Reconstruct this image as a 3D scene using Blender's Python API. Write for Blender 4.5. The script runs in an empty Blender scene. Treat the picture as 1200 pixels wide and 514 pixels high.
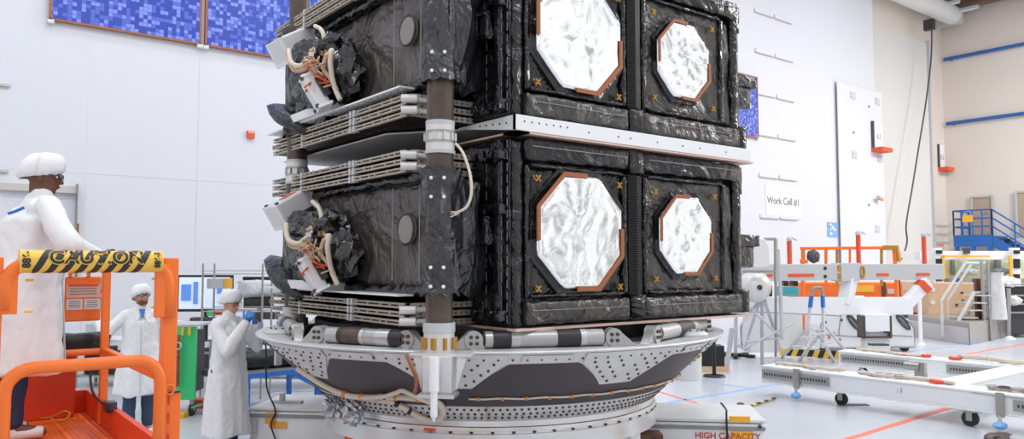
import bpy, math, random
from mathutils import Vector, Matrix, noise
V = Vector
PI = math.pi
random.seed(7)
SC = bpy.context.scene
COL = SC.collection

# ------------------------------------------------------------------ camera frame
F_PX, PITCH, YAW = 905.0, math.radians(3.35), math.radians(37.8)
SIN, COS = math.sin(YAW), math.cos(YAW)
CAM = V((-3.688, -4.733, 2.0))
AX_R = V((COS, -SIN, 0)); AX_F = V((SIN, COS, 0)); AX_Z = V((0, 0, 1))
FP = AX_F * math.cos(PITCH) + AX_Z * math.sin(PITCH)
UP = -AX_F * math.sin(PITCH) + AX_Z * math.cos(PITCH)
def ray(px, py): return FP + AX_R * ((px - 600) / F_PX) - UP * ((py - 257) / F_PX)
def at(px, py, d):
    r = ray(px, py); return CAM + r * (d / r.dot(AX_F))
def hit(px, py, axis, val):
    r = ray(px, py); return CAM + r * ((val - CAM[axis]) / r[axis])
def onfloor(px, py, z=0.0): return hit(px, py, 2, z)
def depth(p): return (V(p) - CAM).dot(AX_F)

# ------------------------------------------------------------------ materials
def lin(c):
    if isinstance(c, str):
        c = c.lstrip('#'); c = [int(c[i:i+2], 16) / 255 for i in (0, 2, 4)]
    return tuple(((x / 12.92) if x <= .04045 else ((x + .055) / 1.055) ** 2.4) for x in c) + (1.0,)
MATS = {}
def mat(name, color, rough=.5, metal=0.0, bump=None, vary=None, coat=0.0, emit=None, alpha=None, spec=None, transmission=0):
    m = bpy.data.materials.new(name); m.use_nodes = True
    nt = m.node_tree; b = nt.nodes['Principled BSDF']
    c = lin(color)
    b.inputs['Base Color'].default_value = c
    b.inputs['Roughness'].default_value = rough
    b.inputs['Metallic'].default_value = metal
    if coat: b.inputs['Coat Weight'].default_value = coat; b.inputs['Coat Roughness'].default_value = .15
    if spec is not None: b.inputs['Specular IOR Level'].default_value = spec
    if transmission: b.inputs['Transmission Weight'].default_value = transmission
    if alpha is not None: b.inputs['Alpha'].default_value = alpha
    if emit:
        b.inputs['Emission Color'].default_value = lin(emit[0]); b.inputs['Emission Strength'].default_value = emit[1]
    tc = nt.nodes.new('ShaderNodeTexCoord')
    if vary:                                     # (scale, second colour, low, high)
        n = nt.nodes.new('ShaderNodeTexNoise'); n.inputs['Scale'].default_value = vary[0]; n.inputs['Detail'].default_value = 5
        nt.links.new(tc.outputs['Object'], n.inputs['Vector'])
        r = nt.nodes.new('ShaderNodeValToRGB')
        r.color_ramp.elements[0].position = vary[2]; r.color_ramp.elements[0].color = c
        r.color_ramp.elements[1].position = vary[3]; r.color_ramp.elements[1].color = lin(vary[1])
        nt.links.new(n.outputs['Fac'], r.inputs['Fac']); nt.links.new(r.outputs['Color'], b.inputs['Base Color'])
    if bump:                                     # list of (kind, scale, strength, distance)
        prev = None
        for kind, sc, st, di in bump:
            if kind == 'noise':
                n = nt.nodes.new('ShaderNodeTexNoise'); n.inputs['Scale'].default_value = sc; n.inputs['Detail'].default_value = 4
                n.inputs['Distortion'].default_value = 1.2; out = n.outputs['Fac']
            elif kind == 'ridge':
                n = nt.nodes.new('ShaderNodeTexNoise'); n.noise_type = 'RIDGED_MULTIFRACTAL'; n.inputs['Scale'].default_value = sc
                n.inputs['Detail'].default_value = 3; out = n.outputs['Fac']
            elif kind == 'voronoi':
                n = nt.nodes.new('ShaderNodeTexVoronoi'); n.inputs['Scale'].default_value = sc; n.distance = 'MANHATTAN'; out = n.outputs['Distance']
            else:
                n = nt.nodes.new('ShaderNodeTexWave'); n.inputs['Scale'].default_value = sc; n.bands_direction = kind[-1].upper(); out = n.outputs['Fac']
            nt.links.new(tc.outputs['Object'], n.inputs['Vector'])
            bp = nt.nodes.new('ShaderNodeBump'); bp.inputs['Strength'].default_value = st; bp.inputs['Distance'].default_value = di
            nt.links.new(out, bp.inputs['Height'])
            if prev: nt.links.new(prev.outputs['Normal'], bp.inputs['Normal'])
            prev = bp
        nt.links.new(prev.outputs['Normal'], b.inputs['Normal'])
    MATS[name] = m
    return m

# ------------------------------------------------------------------ mesh builder
def frame_from(d):
    d = d.normalized()
    a = AX_Z if abs(d.z) < .92 else V((1, 0, 0))
    u = d.cross(a).normalized(); w = u.cross(d).normalized()
    return u, w
class MB:
    def __init__(s): s.v = []; s.f = []; s.mi = []; s.m = 0
    def add(s, vs, fs):
        o = len(s.v); s.v += [tuple(p) for p in vs]
        for f in fs: s.f.append([o + i for i in f]); s.mi.append(s.m)
        return s
    def box(s, p0, p1):
        x0, y0, z0 = [min(a, b) for a, b in zip(p0, p1)]; x1, y1, z1 = [max(a, b) for a, b in zip(p0, p1)]
        return s.add([(x0,y0,z0),(x1,y0,z0),(x1,y1,z0),(x0,y1,z0),(x0,y0,z1),(x1,y0,z1),(x1,y1,z1),(x0,y1,z1)],
              [(0,3,2,1),(4,5,6,7),(0,1,5,4),(1,2,6,5),(2,3,7,6),(3,0,4,7)])
    def obox(s, c, X, Y, Z, sx, sy, sz):
        c = V(c); vs = []
        for k in (-.5, .5):
            for i, j in ((-.5,-.5),(.5,-.5),(.5,.5),(-.5,.5)): vs.append(c + X*(i*sx) + Y*(j*sy) + Z*(k*sz))
        return s.add(vs, [(0,3,2,1),(4,5,6,7),(0,1,5,4),(1,2,6,5),(2,3,7,6),(3,0,4,7)])
    def cbox(s, c, sx, sy, sz, yaw=0.0):           # box with yaw; yaw='cam' faces the view
        X, Y = (V((math.cos(yaw), math.sin(yaw), 0)), V((-math.sin(yaw), math.cos(yaw), 0)))
        return s.obox(c, X, Y, AX_Z, sx, sy, sz)
    def bar(s, p, q, w, h=None, up=None):
        p, q = V(p), V(q); h = h or w; d = (q - p)
        L = d.length; d.normalize()
        if up is None: u, ww = frame_from(d)
        else: u = d.cross(up).normalized(); ww = u.cross(d).normalized()
        return s.obox((p + q) / 2, u, ww, d, w, h, L)
    def cyl(s, p, q, r1, r2=None, n=16, caps=True):
        p, q = V(p), V(q); r2 = r1 if r2 is None else r2; u, w = frame_from(q - p); vs = []
        for c, r in ((p, r1), (q, r2)):
            for i in range(n):
                a = 2*PI*i/n; vs.append(c + u*(r*math.cos(a)) + w*(r*math.sin(a)))
        fs = [(i, (i+1) % n, n + (i+1) % n, n + i) for i in range(n)]
        if caps: fs += [tuple(range(n))[::-1], tuple(range(n, 2*n))]
        return s.add(vs, fs)
    def tube(s, pts, r, n=8, closed=False, caps=True):
        pts = [V(p) for p in pts]; N = len(pts); vs = []
        prev = None
        for i, p in enumerate(pts):
            a = pts[(i-1) % N] if (closed or i) else p; b = pts[(i+1) % N] if (closed or i < N-1) else p
            d = (b - a).normalized()
            if prev is None: u, w = frame_from(d)
            else:
                u = (prev - d * prev.dot(d)).normalized(); w = u.cross(d).normalized()
            prev = u
            rr = r[i] if isinstance(r, (list, tuple)) else r
            for k in range(n):
                t = 2*PI*k/n; vs.append(p + u*(rr*math.cos(t)) + w*(rr*math.sin(t)))
        fs = []
        for i in range(N if closed else N-1):
            j = (i+1) % N
            for k in range(n): fs.append((i*n+k, i*n+(k+1) % n, j*n+(k+1) % n, j*n+k))
        if caps and not closed: fs += [tuple(range(n))[::-1], tuple(range((N-1)*n, N*n))]
        return s.add(vs, fs)
    def sphere(s, c, r, n=14, m=9, R=None):
        c = V(c); rx, ry, rz = (r, r, r) if not hasattr(r, '__len__') else r
        vs = []
        for j in range(1, m):
            t = PI*j/m
            for i in range(n):
                a = 2*PI*i/n; p = V((rx*math.sin(t)*math.cos(a), ry*math.sin(t)*math.sin(a), rz*math.cos(t)))
                vs.append(c + (R @ p if R else p))
        top = V((0,0,rz)); bot = V((0,0,-rz))
        vs += [c + (R @ top if R else top), c + (R @ bot if R else bot)]
        T = len(vs)-2; fs = []
        for j in range(m-2):
            for i in range(n): fs.append((j*n+i, (j+1)*n+i, (j+1)*n+(i+1) % n, j*n+(i+1) % n))
        for i in range(n):
            fs.append((T, i, (i+1) % n)); fs.append((T+1, (m-2)*n+(i+1) % n, (m-2)*n+i))
        return s.add(vs, fs)
    def capsule(s, p, q, r1, r2, n=14):
        s.cyl(p, q, r1, r2, n); s.sphere(p, r1, n, 8); s.sphere(q, r2, n, 8); return s
    def lathe(s, prof, n=64, c=(0,0,0), a0=0, a1=2*PI, closed_prof=True):
        c = V(c); full = abs(a1-a0-2*PI) < 1e-6; M = len(prof); vs = []
        K = n if full else n+1
        for i in range(K):
            a = a0 + (a1-a0)*i/n
            for r, z in prof: vs.append(c + V((r*math.cos(a), r*math.sin(a), z)))
        fs = []
        for i in range(n):
            j = (i+1) % K
            for k in range(M if closed_prof else M-1):
                l = (k+1) % M; fs.append((i*M+k, j*M+k, j*M+l, i*M+l))
        if not full and closed_prof: fs += [tuple(range(M)), tuple(range((K-1)*M, K*M))[::-1]]
        return s.add(vs, fs)
    def prism(s, poly, ext):                       # poly: list of 3D points, extruded by vector
        n = len(poly); ext = V(ext)
        return s.add([V(p) for p in poly] + [V(p)+ext for p in poly],
                     [tuple(range(n))[::-1], tuple(range(n, 2*n))] + [(i, (i+1) % n, n+(i+1) % n, n+i) for i in range(n)])
    def grid(s, fn, nu, nv, thick=0):
        vs = [fn(i/nu, j/nv) for j in range(nv+1) for i in range(nu+1)]
        fs = [(j*(nu+1)+i, j*(nu+1)+i+1, (j+1)*(nu+1)+i+1, (j+1)*(nu+1)+i) for j in range(nv) for i in range(nu)]
        return s.add(vs, fs)
    def foil(s, p0, p1, seg=.045, amp=.010, fr=4.0, seed=0.0, fold=None):
        """box skin with creased, pillowed surface"""
        p0, p1 = V(p0), V(p1); lo = V([min(a,b) for a,b in zip(p0,p1)]); hi = V([max(a,b) for a,b in zip(p0,p1)]); D = hi-lo
        nn = [max(1, int(round(D[k]/seg))) for k in range(3)]
        idx = {}; vs = []; fs = []
        def vid(i, j, k):
            key = (i, j, k)
            if key in idx: return idx[key]
            p = V((lo.x + D.x*i/nn[0], lo.y + D.y*j/nn[1], lo.z + D.z*k/nn[2]))
            q = p + V((seed*3.1, seed*1.7, seed*2.3))
            n1 = noise.noise_vector(q*fr); n2 = noise.noise_vector(q*fr*2.7); n3 = noise.noise_vector(q*fr*6)
            rd = V([abs(t) for t in n1])*-1.2 + V([.3]*3) + V([abs(t) for t in n2])*-.6 + n3*.25
            c = (lo+hi)/2; o = V([(1 if p[a] > c[a] else -1) for a in range(3)])
            on = [1 if (t in (0, m)) else 0 for t, m in zip((i,j,k), nn)]
            d = V([rd[a]*o[a]*amp*(1.0 if on[a] else .25) for a in range(3)])
            if sum(on) > 1:
                for a in range(3):
                    if on[a]: d[a] -= o[a]*amp*.5
            idx[key] = len(vs); vs.append(p + d); return idx[key]
        for a in range(3):
            b, c = (a+1) % 3, (a+2) % 3
            for side in (0, nn[a]):
                for i in range(nn[b]):
                    for j in range(nn[c]):
                        q = []
                        for (u, w) in ((i,j),(i+1,j),(i+1,j+1),(i,j+1)):
                            k = [0,0,0]; k[a] = side; k[b] = u; k[c] = w; q.append(vid(*k))
                        fs.append(q if side else q[::-1])
        return s.add(vs, fs)
    def crumple(s, c, r, seed=0, amp=.35, sub=3, R=None, fr=2.2):
        import bmesh
        bm = bmesh.new(); bmesh.ops.create_icosphere(bm, subdivisions=sub, radius=1)
        vs = []
        for v in bm.verts:
            p = v.co.copy(); q = p*fr + V((seed*5.3, seed*2.9, seed))
            dd, _ = noise.voronoi(q)
            k = 1 + amp*(dd[1]-dd[0]-.35) + amp*.5*noise.noise(q*1.7)
            p = V((p.x*r[0], p.y*r[1], p.z*r[2]))*k
            vs.append(V(c) + (R @ p if R else p))
        fs = [[v.index for v in f.verts] for f in bm.faces]; bm.free()
        return s.add(vs, fs)
    def build(s, name, mats, parent=None, smooth=False, bevel=0, **tags):
        if not isinstance(mats, (list, tuple)): mats = [mats]
        me = bpy.data.meshes.new(name)
        vs = [V(p) for p in s.v]
        loc = V((0,0,0))
        if parent is None and vs:
            xs = [p.x for p in vs]; ys = [p.y for p in vs]; zs = [p.z for p in vs]
            loc = V(((min(xs)+max(xs))/2, (min(ys)+max(ys))/2, min(zs)))
            vs = [p - loc for p in vs]
        me.from_pydata([tuple(p) for p in vs], [], s.f)
        for m in mats: me.materials.append(MATS[m] if isinstance(m, str) else m)
        if len(mats) > 1: me.polygons.foreach_set('material_index', s.mi)
        if smooth: me.polygons.foreach_set('use_smooth', [True]*len(me.polygons))
        me.update()
        o = bpy.data.objects.new(name, me); COL.objects.link(o); o.location = loc
        INV[o.name] = Matrix.Translation(-loc)
        if parent is not None:
            o.parent = parent; o.matrix_parent_inverse = INV[parent.name]; INV[o.name] = Matrix.Identity(4)
        if smooth == 'auto':
            try:
                me.set_sharp_from_angle(angle=math.radians(40))
            except Exception: pass
        if bevel:
            b = o.modifiers.new('bevel', 'BEVEL'); b.width = bevel; b.segments = 2; b.limit_method = 'ANGLE'; b.harden_normals = False
        tag(o, **tags)
        return o
INV = {}
def tag(o, label=None, cat=None, group=None, kind=None):
    if label: o['label'] = label
    if cat: o['category'] = cat
    if group: o['group'] = group
    if kind: o['kind'] = kind
    return o
def empty(name, loc, label=None, cat=None, group=None, rz=0.0):
    o = bpy.data.objects.new(name, None); COL.objects.link(o); o.empty_display_size = .1
    o.location = loc; o.rotation_euler = (0, 0, rz)
    INV[o.name] = (Matrix.Translation(V(loc)) @ Matrix.Rotation(rz, 4, 'Z')).inverted()
    return tag(o, label, cat, group)
def kids(o): return [c for c in bpy.data.objects if c.parent == o]
def copy_tree(root, delta=(0,0,0), rz=None, label=None, group=None):
    r = root.copy(); COL.objects.link(r); r.location = root.location + V(delta)
    if rz is not None: r.rotation_euler = (0, 0, rz)
    INV[r.name] = INV[root.name]
    if label: r['label'] = label
    if group: r['group'] = group
    for ch in kids(root):
        c = ch.copy(); COL.objects.link(c); c.parent = r; c.matrix_parent_inverse = ch.matrix_parent_inverse.copy()
        for g in kids(ch):
            d = g.copy(); COL.objects.link(d); d.parent = c; d.matrix_parent_inverse = g.matrix_parent_inverse.copy()
    return r
def fuse(mb, name, m, parent=None, voxel=.008, smooth=3, disp=None, **tags):
    """one continuous closed surface from overlapping closed volumes"""
    me = bpy.data.meshes.new('tmp'); me.from_pydata(mb.v, [], mb.f); me.update()
    o = bpy.data.objects.new('tmp', me); COL.objects.link(o)
    r = o.modifiers.new('r', 'REMESH'); r.mode = 'VOXEL'; r.voxel_size = voxel
    sm = o.modifiers.new('s', 'SMOOTH'); sm.iterations = smooth; sm.factor = .6
    dg = bpy.context.evaluated_depsgraph_get(); ev = o.evaluated_get(dg)
    e = ev.to_mesh(); out = MB()
    vs = [v.co.copy() for v in e.vertices]
    if disp: vs = [disp(v.co, v.normal) for v in e.vertices]
    out.v = [tuple(p) for p in vs]; out.f = [list(p.vertices) for p in e.polygons]; out.mi = [0]*len(out.f)
    ev.to_mesh_clear(); bpy.data.objects.remove(o); bpy.data.meshes.remove(me)
    return out.build(name, m, parent, smooth=True, **tags)
def text(body, name, m, size, origin, X, Y, parent=None, thick=.002, align='CENTER', bold=0.0, **tags):
    cu = bpy.data.curves.new('t', 'FONT'); cu.body = body; cu.size = size; cu.align_x = align; cu.align_y = 'CENTER'; cu.extrude = thick; cu.offset = bold
    o = bpy.data.objects.new('t', cu); COL.objects.link(o)
    dg = bpy.context.evaluated_depsgraph_get(); e = o.evaluated_get(dg).to_mesh()
    X = V(X).normalized(); Y = V(Y).normalized(); Z = X.cross(Y)
    b = MB(); b.v = [tuple(V(origin) + X*v.co.x + Y*v.co.y + Z*v.co.z) for v in e.vertices]
    b.f = [list(p.vertices) for p in e.polygons]; b.mi = [0]*len(b.f)
    o.evaluated_get(dg).to_mesh_clear(); bpy.data.objects.remove(o); bpy.data.curves.remove(cu)
    return b.build(name, m, parent, **tags)
def arcpts(c, r, a0, a1, n, X, Y):
    return [V(c) + X*(r*math.cos(a0+(a1-a0)*i/n)) + Y*(r*math.sin(a0+(a1-a0)*i/n)) for i in range(n+1)]
def spline(pts, n=8):
    pts = [V(p) for p in pts]; out = []
    P = [pts[0]] + pts + [pts[-1]]
    for i in range(1, len(P)-2):
        for k in range(n):
            t = k/n; a, b, c, d = P[i-1], P[i], P[i+1], P[i+2]
            out.append(.5*((2*b) + (c-a)*t + (2*a-5*b+4*c-d)*t*t + (3*b-a-3*c+d)*t**3))
    out.append(pts[-1]); return out

# ------------------------------------------------------------------ palette
mat('wall_white', '#d9dbe2', .55, bump=[('noise', 1.5, .05, .02)])
mat('wall_beige', '#dfd6cd', .6, bump=[('noise', 1.2, .05, .02)])
mat('door_slats', '#d8d6d3', .5)
mat('floor_epoxy', '#c5c8ce', .25, vary=(.6, '#bcc0c7', .35, .7), bump=[('noise', 2.0, .03, .02)])
mat('white_paint', '#eceef0', .35)
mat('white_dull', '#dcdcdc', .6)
mat('pink_edge', '#d9b8ac', .5)
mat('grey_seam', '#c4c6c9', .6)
mat('slot_grey', '#c3bfba', .6)  # warm grey for the groove strips and the cross pipe
mat('black_foil', '#0f0f12', .22, spec=.6, bump=[('noise', 2.6, .9, .14), ('noise', 9, .3, .012)])
mat('black_foil_dull', '#111114', .28, spec=.55, bump=[('noise', 1.8, .9, .16), ('noise', 7, .25, .015)])
mat('black_foil_glossy', '#0f0f12', .15, spec=.9, bump=[('noise', 5, .8, .06)])
mat('grey_foil', '#35322f', .29, spec=.75, bump=[('noise', 2.4, .9, .14), ('noise', 9, .4, .018)])
mat('wall_foil', '#504b48', .33, spec=.8, bump=[('noise', 2.4, .9, .12), ('noise', 9, .4, .018)])
mat('wrap_foil', '#26262a', .27, spec=.75, bump=[('noise', 3, .9, .12), ('noise', 9, .3, .015)])
mat('stitch', '#8f8f90', .7)
mat('mylar', '#f6f8fa', .16, 1.0, bump=[('noise', 2.4, .22, .05), ('noise', 9, .12, .01)])
mat('copper_tape', '#a0623f', .45, .2)
mat('gold_clip', '#b98a3a', .4, .5)
mat('pleat_black', '#0c0c0e', .5)
mat('port_grey', '#8a8682', .6)
mat('silver', '#c9cacb', .3, .8, bump=[('noise', 20, .05, .005)])
mat('aluminium', '#d9dadb', .40, .25, vary=(6, '#c9cacb', .3, .7))
mat('cone_silver', '#dfdddb', .42, .12, vary=(5, '#d0cdca', .3, .7))
mat('ring_silver', '#e2e2e3', .25, .4, vary=(2.2, '#c9bdb0', .5, .8))
mat('graphite', '#4a4345', .5, vary=(3, '#413b3e', .3, .7), bump=[('wavex', 60, .05, .002)])
mat('bolt_dark', '#4c4441', .5, .4)
mat('tube_brown', '#5d5148', .35, .2, vary=(12, '#4a4038', .3, .7))
mat('collar_white', '#dad8d6', .35, .2)
mat('foil_silver', '#b9babd', .22, 1.0, bump=[('noise', 14, .5, .03)])
mat('panel_cream', '#aba296', .55)
mat('panel_dark', '#231c1b', .5)
mat('panel_dots', '#6b2a1c', .6)
mat('cable_cream', '#d8ccbd', .6)
mat('cable_tan', '#c6a98c', .6)
mat('tie_orange', '#e08a3c', .5)
mat('tie_black', '#222222', .5)
mat('tape_orange', '#e0562a', .5)
mat('tape_yellow', '#f0b53a', .5)
mat('instrument_white', '#dfe0e2', .35)
mat('strut_grey', '#b7b6b5', .35, .5)
mat('strut_black', '#2c2a2c', .4)
mat('lift_orange', '#f4792a', .38, vary=(3, '#f07023', .3, .7))
mat('lift_red', '#d8401d', .42)
mat('lift_floor', '#e0621f', .4, bump=[('wavex', 12, .3, .01)])
mat('hazard_yellow', '#ecc04e', .45)
mat('hazard_black', '#2a2728', .45)
mat('steel_dark', '#45474a', .4, .5)
mat('steel', '#a9a7a3', .38, .7)
mat('coat_white', '#e6e6e8', .8, bump=[('noise', 14, .25, .01)])
mat('cap_white', '#e8e9ec', .8, bump=[('ridge', 18, .4, .01)])
mat('skin', '#b98468', .55)
mat('skin_light', '#c9977c', .55)
mat('skin_dark', '#6b4334', .55)
mat('navy', '#25355c', .75, bump=[('noise', 12, .3, .01)])
mat('jeans', '#34445f', .8, bump=[('noise', 12, .3, .01)])
mat('blue_bright', '#2f6ec0', .5)
mat('glove_blue', '#3b82d0', .45)
mat('black', '#1c1c1f', .45)
mat('rubber', '#2b2b2d', .7)
mat('dark_grey', '#46484c', .5)
mat('mid_grey', '#8d9094', .5)
mat('light_grey', '#bfc2c6', .5)
mat('glass_dark', '#1a1d22', .12)
mat('screen_blue', '#3d7bd0', .3, emit=('#7fa8e6', .35))
mat('screen_pale', '#dfe8f2', .3, emit=('#bccfe8', .4))
mat('cart_green', '#3ecb7c', .4)
mat('stool_green', '#6aa98b', .4)
mat('strap_brown', '#9a5a38', .6)
mat('table_blue', '#2a6fc4', .4)
mat('stair_blue', '#2464ad', .45)
mat('pale_blue', '#7aaee6', .5)
mat('tan_board', '#d9b795', .6, vary=(2, '#cfa986', .3, .7))
mat('brown_steel', '#6a4338', .5, .3)
mat('beam_brown', '#6f5546', .6)
mat('teal', '#3fa7ad', .45)
mat('tape_red', '#dd4a35', .5)
mat('line_orange', '#ee7a5c', .4)
mat('line_blue', '#8fb4e2', .4)
mat('post_red', '#d6492b', .5)
mat('boom_grey', '#c3c3c4', .45, .2)
mat('rope', '#cfc3b4', .8)
mat('drum_white', '#d5d7d8', .5)
mat('band_yellow', '#ecdf8a', .5)
mat('crate_yellow', '#f1a93a', .5)
mat('text_red', '#c63b2c', .5)
mat('text_grey', '#8c8f96', .5)
mat('plastic_wrap', '#e3e8ec', .2, transmission=.25, bump=[('noise', 6, .6, .05)])
mat('sign_green', '#a8c4a0', .5, vary=(4, '#e6dcb8', .4, .6))
mat('door_brown', '#b49f8b', .5)
mat('lamp', '#ffffff', .5, emit=('#ffffff', 3.0))
def solar_material():
    m = bpy.data.materials.new('solar_cells'); m.use_nodes = True; nt = m.node_tree; b = nt.nodes['Principled BSDF']
    tc = nt.nodes.new('ShaderNodeTexCoord')
    def cells(scale):
        mp = nt.nodes.new('ShaderNodeMapping'); mp.inputs['Scale'].default_value = (scale, 1, scale); nt.links.new(tc.outputs['Object'], mp.inputs['Vector'])
        fl = nt.nodes.new('ShaderNodeVectorMath'); fl.operation = 'FLOOR'; nt.links.new(mp.outputs[0], fl.inputs[0])
        mul = nt.nodes.new('ShaderNodeVectorMath'); mul.operation = 'MULTIPLY'; mul.inputs[1].default_value = (1, 0, 1); nt.links.new(fl.outputs[0], mul.inputs[0])
        w = nt.nodes.new('ShaderNodeTexWhiteNoise'); nt.links.new(mul.outputs[0], w.inputs['Vector']); return mp, w
    mp, w = cells(14.0)
    r = nt.nodes.new('ShaderNodeValToRGB'); r.color_ramp.interpolation = 'CONSTANT'
    e = r.color_ramp.elements; e[0].color = lin('#2a45ad'); e[1].position = .45; e[1].color = lin('#5269cf')
    n = e.new(.72); n.color = lin('#7f92ea')
    nt.links.new(w.outputs['Value'], r.inputs['Fac'])
    fr = nt.nodes.new('ShaderNodeVectorMath'); fr.operation = 'FRACTION'; nt.links.new(mp.outputs[0], fr.inputs[0])
    sp = nt.nodes.new('ShaderNodeSeparateXYZ'); nt.links.new(fr.outputs[0], sp.inputs[0])
    mn = nt.nodes.new('ShaderNodeMath'); mn.operation = 'MINIMUM'; nt.links.new(sp.outputs['X'], mn.inputs[0]); nt.links.new(sp.outputs['Z'], mn.inputs[1])
    lt = nt.nodes.new('ShaderNodeMath'); lt.operation = 'LESS_THAN'; lt.inputs[1].default_value = .07; nt.links.new(mn.outputs[0], lt.inputs[0])
    mx = nt.nodes.new('ShaderNodeMix'); mx.data_type = 'RGBA'; nt.links.new(lt.outputs[0], mx.inputs['Factor'])
    nt.links.new(r.outputs['Color'], mx.inputs['A']); mx.inputs['B'].default_value = lin('#2c3f9c')
    nt.links.new(mx.outputs['Result'], b.inputs['Base Color']); b.inputs['Roughness'].default_value = .3
    MATS['solar_cells'] = m
solar_material()
# ================================================================== the hall
YW = 10.5                                            # plane of the long wall
ZC = 14.5
XDOOR = hit(1026, 150, 1, YW).x                      # left jamb of the rolling door
XCOR = hit(1108, 200, 1, YW + .35).x                 # far corner of the hall
def struct(mb, name, m, **k):
    return mb.build(name, m, None, kind='structure', **k)
struct(MB().box((-16, -16, -.2), (XCOR + .3, YW + .7, 0)), 'floor', 'floor_epoxy')
w = MB().box((-16, YW, 0), (XDOOR, YW + .3, ZC))
struct(w, 'wall_back', 'wall_white')
struct(MB().box((XDOOR, YW + .36, 0), (XCOR + .3, YW + .66, ZC)), 'wall_back_corner', 'wall_beige')
struct(MB().box((XCOR, -14, 0), (XCOR + .3, YW + .36, ZC)), 'wall_right', 'wall_beige')
# ceiling with beams
struct(MB().box((-16, -16, ZC), (XCOR + .3, YW + .7, ZC + .3)), 'ceiling', 'wall_white')
# lighter wall bay joint
xj = hit(233, 120, 1, YW).x
struct(MB().box((xj, YW - .006, 0), (xj + .04, YW, 6.1)), 'trim_1', 'wall_white')
xj2 = hit(103, 120, 1, YW).x
struct(MB().box((xj2, YW - .003, 0), (xj2 + .03, YW, 6.1)), 'trim_2', 'wall_white')
zl = hit(100, 203, 1, YW).z
struct(MB().box((-14, YW - .004, zl), (XDOOR - 3, YW, zl + .02)), 'trim_3', 'wall_white')
# rolling door
x1 = hit(1089, 150, 1, YW + .30).x
dm = MB(); z = 0
prof = []
n = 70; dm.grid(lambda a, b: V((XDOOR + (x1 - XDOOR)*a, YW + .33 - .02*math.cos(a*n*2*PI), .0 + 11.9*b)), n*4, 1)
rd = struct(dm, 'door_1', 'door_slats', smooth=True)
struct(MB().box((x1, YW + .22, 0), (x1 + .12, YW + .36, 12.0)), 'trim_4', 'light_grey')
pa = hit(1024, -8, 1, YW - .15); pb = hit(1101, 27, 1, YW - .15)
dr = MB(); zc = (pa.z + pb.z)/2 + .35
dr.cyl((XDOOR - .5, YW - .44, zc), (XCOR - .75, YW - .44, zc), .42, n=24)
o = dr.build('roller_drum', 'white_dull', smooth='auto', label='white roller drum of the rolling door high in the corner', cat='roller')
MB().box((XCOR - .76, YW - .9, zc - .46), (XCOR - .72, YW + .362, zc + .46)).build('end_plate', 'grey_seam', o)
# brown roof beam across the top right corner
bm_ = MB()
c0 = hit(1103, 14, 0, XCOR - .9)
zb = c0.z
bm_.box((XCOR - 1.0, -12, zb), (XCOR - .95 + .5, YW + .3, zb + .06)); bm_.box((XCOR - .78, -12, zb + .06), (XCOR - .72, YW + .3, zb + .7)); bm_.box((XCOR - 1.0, -12, zb + .7), (XCOR - .5, YW + .3, zb + .76))
bm_.build('roof_beam', 'beam_brown', kind='structure')
# light fixtures near the corner
for i, (px, py) in enumerate(((1110, 6), (1132, 12))):
    p = hit(px, py, 0, XCOR - (.75 if i else 1.6)); t = empty('wall_light', p, ['white strip light hanging just under the brown roof beam corner', 'white strip light mounted on the beige end wall below the brown beam'][i], 'light')
    MB().box(p + V((-.1, -.5, 0)), p + V((.1, .5, .12))).build('housing', 'light_grey', t); MB().box(p + V((-.08, -.48, -.03)), p + V((.08, .48, 0))).build('diffuser', 'white_paint', t)
    MB().bar(p + V((0, 0, .12)), p + V((0, 0, .6 if not i else .3)), .05).build('bracket', 'mid_grey', t)
# blue rails on the end wall
for i, (pxa, pya, lab) in enumerate(((1106, 70, 'upper blue pipe running along the beige end wall'), (1109, 145, 'lower blue pipe running along the beige end wall'))):
    p = hit(pxa, pya, 0, XCOR - .12)
    b = MB(); b.cyl((XCOR - .12, p.y, p.z), (XCOR - .12, -10, p.z), .075, n=12)
    o = b.build('wall_pipe', 'stair_blue', smooth='auto', label=lab, cat='pipe')
    for k in range(5):
        y = p.y - .3 - k*3.2; MB().box((XCOR - .1, y - .04, p.z - .09), (XCOR, y + .04, p.z + .09)).build('bracket', 'stair_blue', o)
# hanging cable from the corner
p0 = hit(1092, 32, 1, YW - .5); pts = [p0]
for px, py in ((1091, 70), (1085, 120), (1077, 170), (1069, 220), (1062, 262), (1063, 283), (1058, 300), (1054, 306)):
    pts.append(hit(px, py, 1, YW - .5))
cb = MB().tube(spline(pts, 6), .035, 6)
cb.build('hanging_cable', 'dark_grey', smooth=True, label='dark cable hanging in a long curve from the rolling door corner', cat='cable')
hk = MB().box(p0 + V((-.12, -.1, -.1)), p0 + V((.12, .3, .35))); hk.build('cable_hook', 'steel_dark', label='small dark hook block under the roller drum holding the hanging cable', cat='hook')
# solar panels hung along the wall
def solar(xa, xb, z0, z1, label, frame=True):
    t = empty('solar_panel', ((xa + xb)/2, YW - .06, z0), label, 'solar panel', None)
    MB().box((xa + .03, YW - .09, z0 + .03), (xb - .03, YW - .05, z1 - .03)).build('cell_sheet', 'solar_cells', t)
    f = MB(); y0, y1 = YW - .1, YW - .03; w_ = .035
    f.box((xa, y0, z0), (xb, y1, z0 + w_)); f.box((xa, y0, z1 - w_), (xb, y1, z1)); f.box((xa, y0, z0), (xa + w_, y1, z1)); f.box((xb - w_, y0, z0), (xb, y1, z1))
    f.build('frame', 'copper_tape', t)
    c = MB()
    for x in (xa + .02, xb - .02): c.box((x - .05, YW - .11, z0 - .05), (x + .05, YW, z0 + .01))
    c.build('clip', 'white_dull', t)
xa = hit(57, 24, 1, YW).x; xb = hit(234, 54, 1, YW).x; zb0 = hit(57, 24.5, 1, YW).z
wd = xb - xa; zt = zb0 + 3.2
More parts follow.
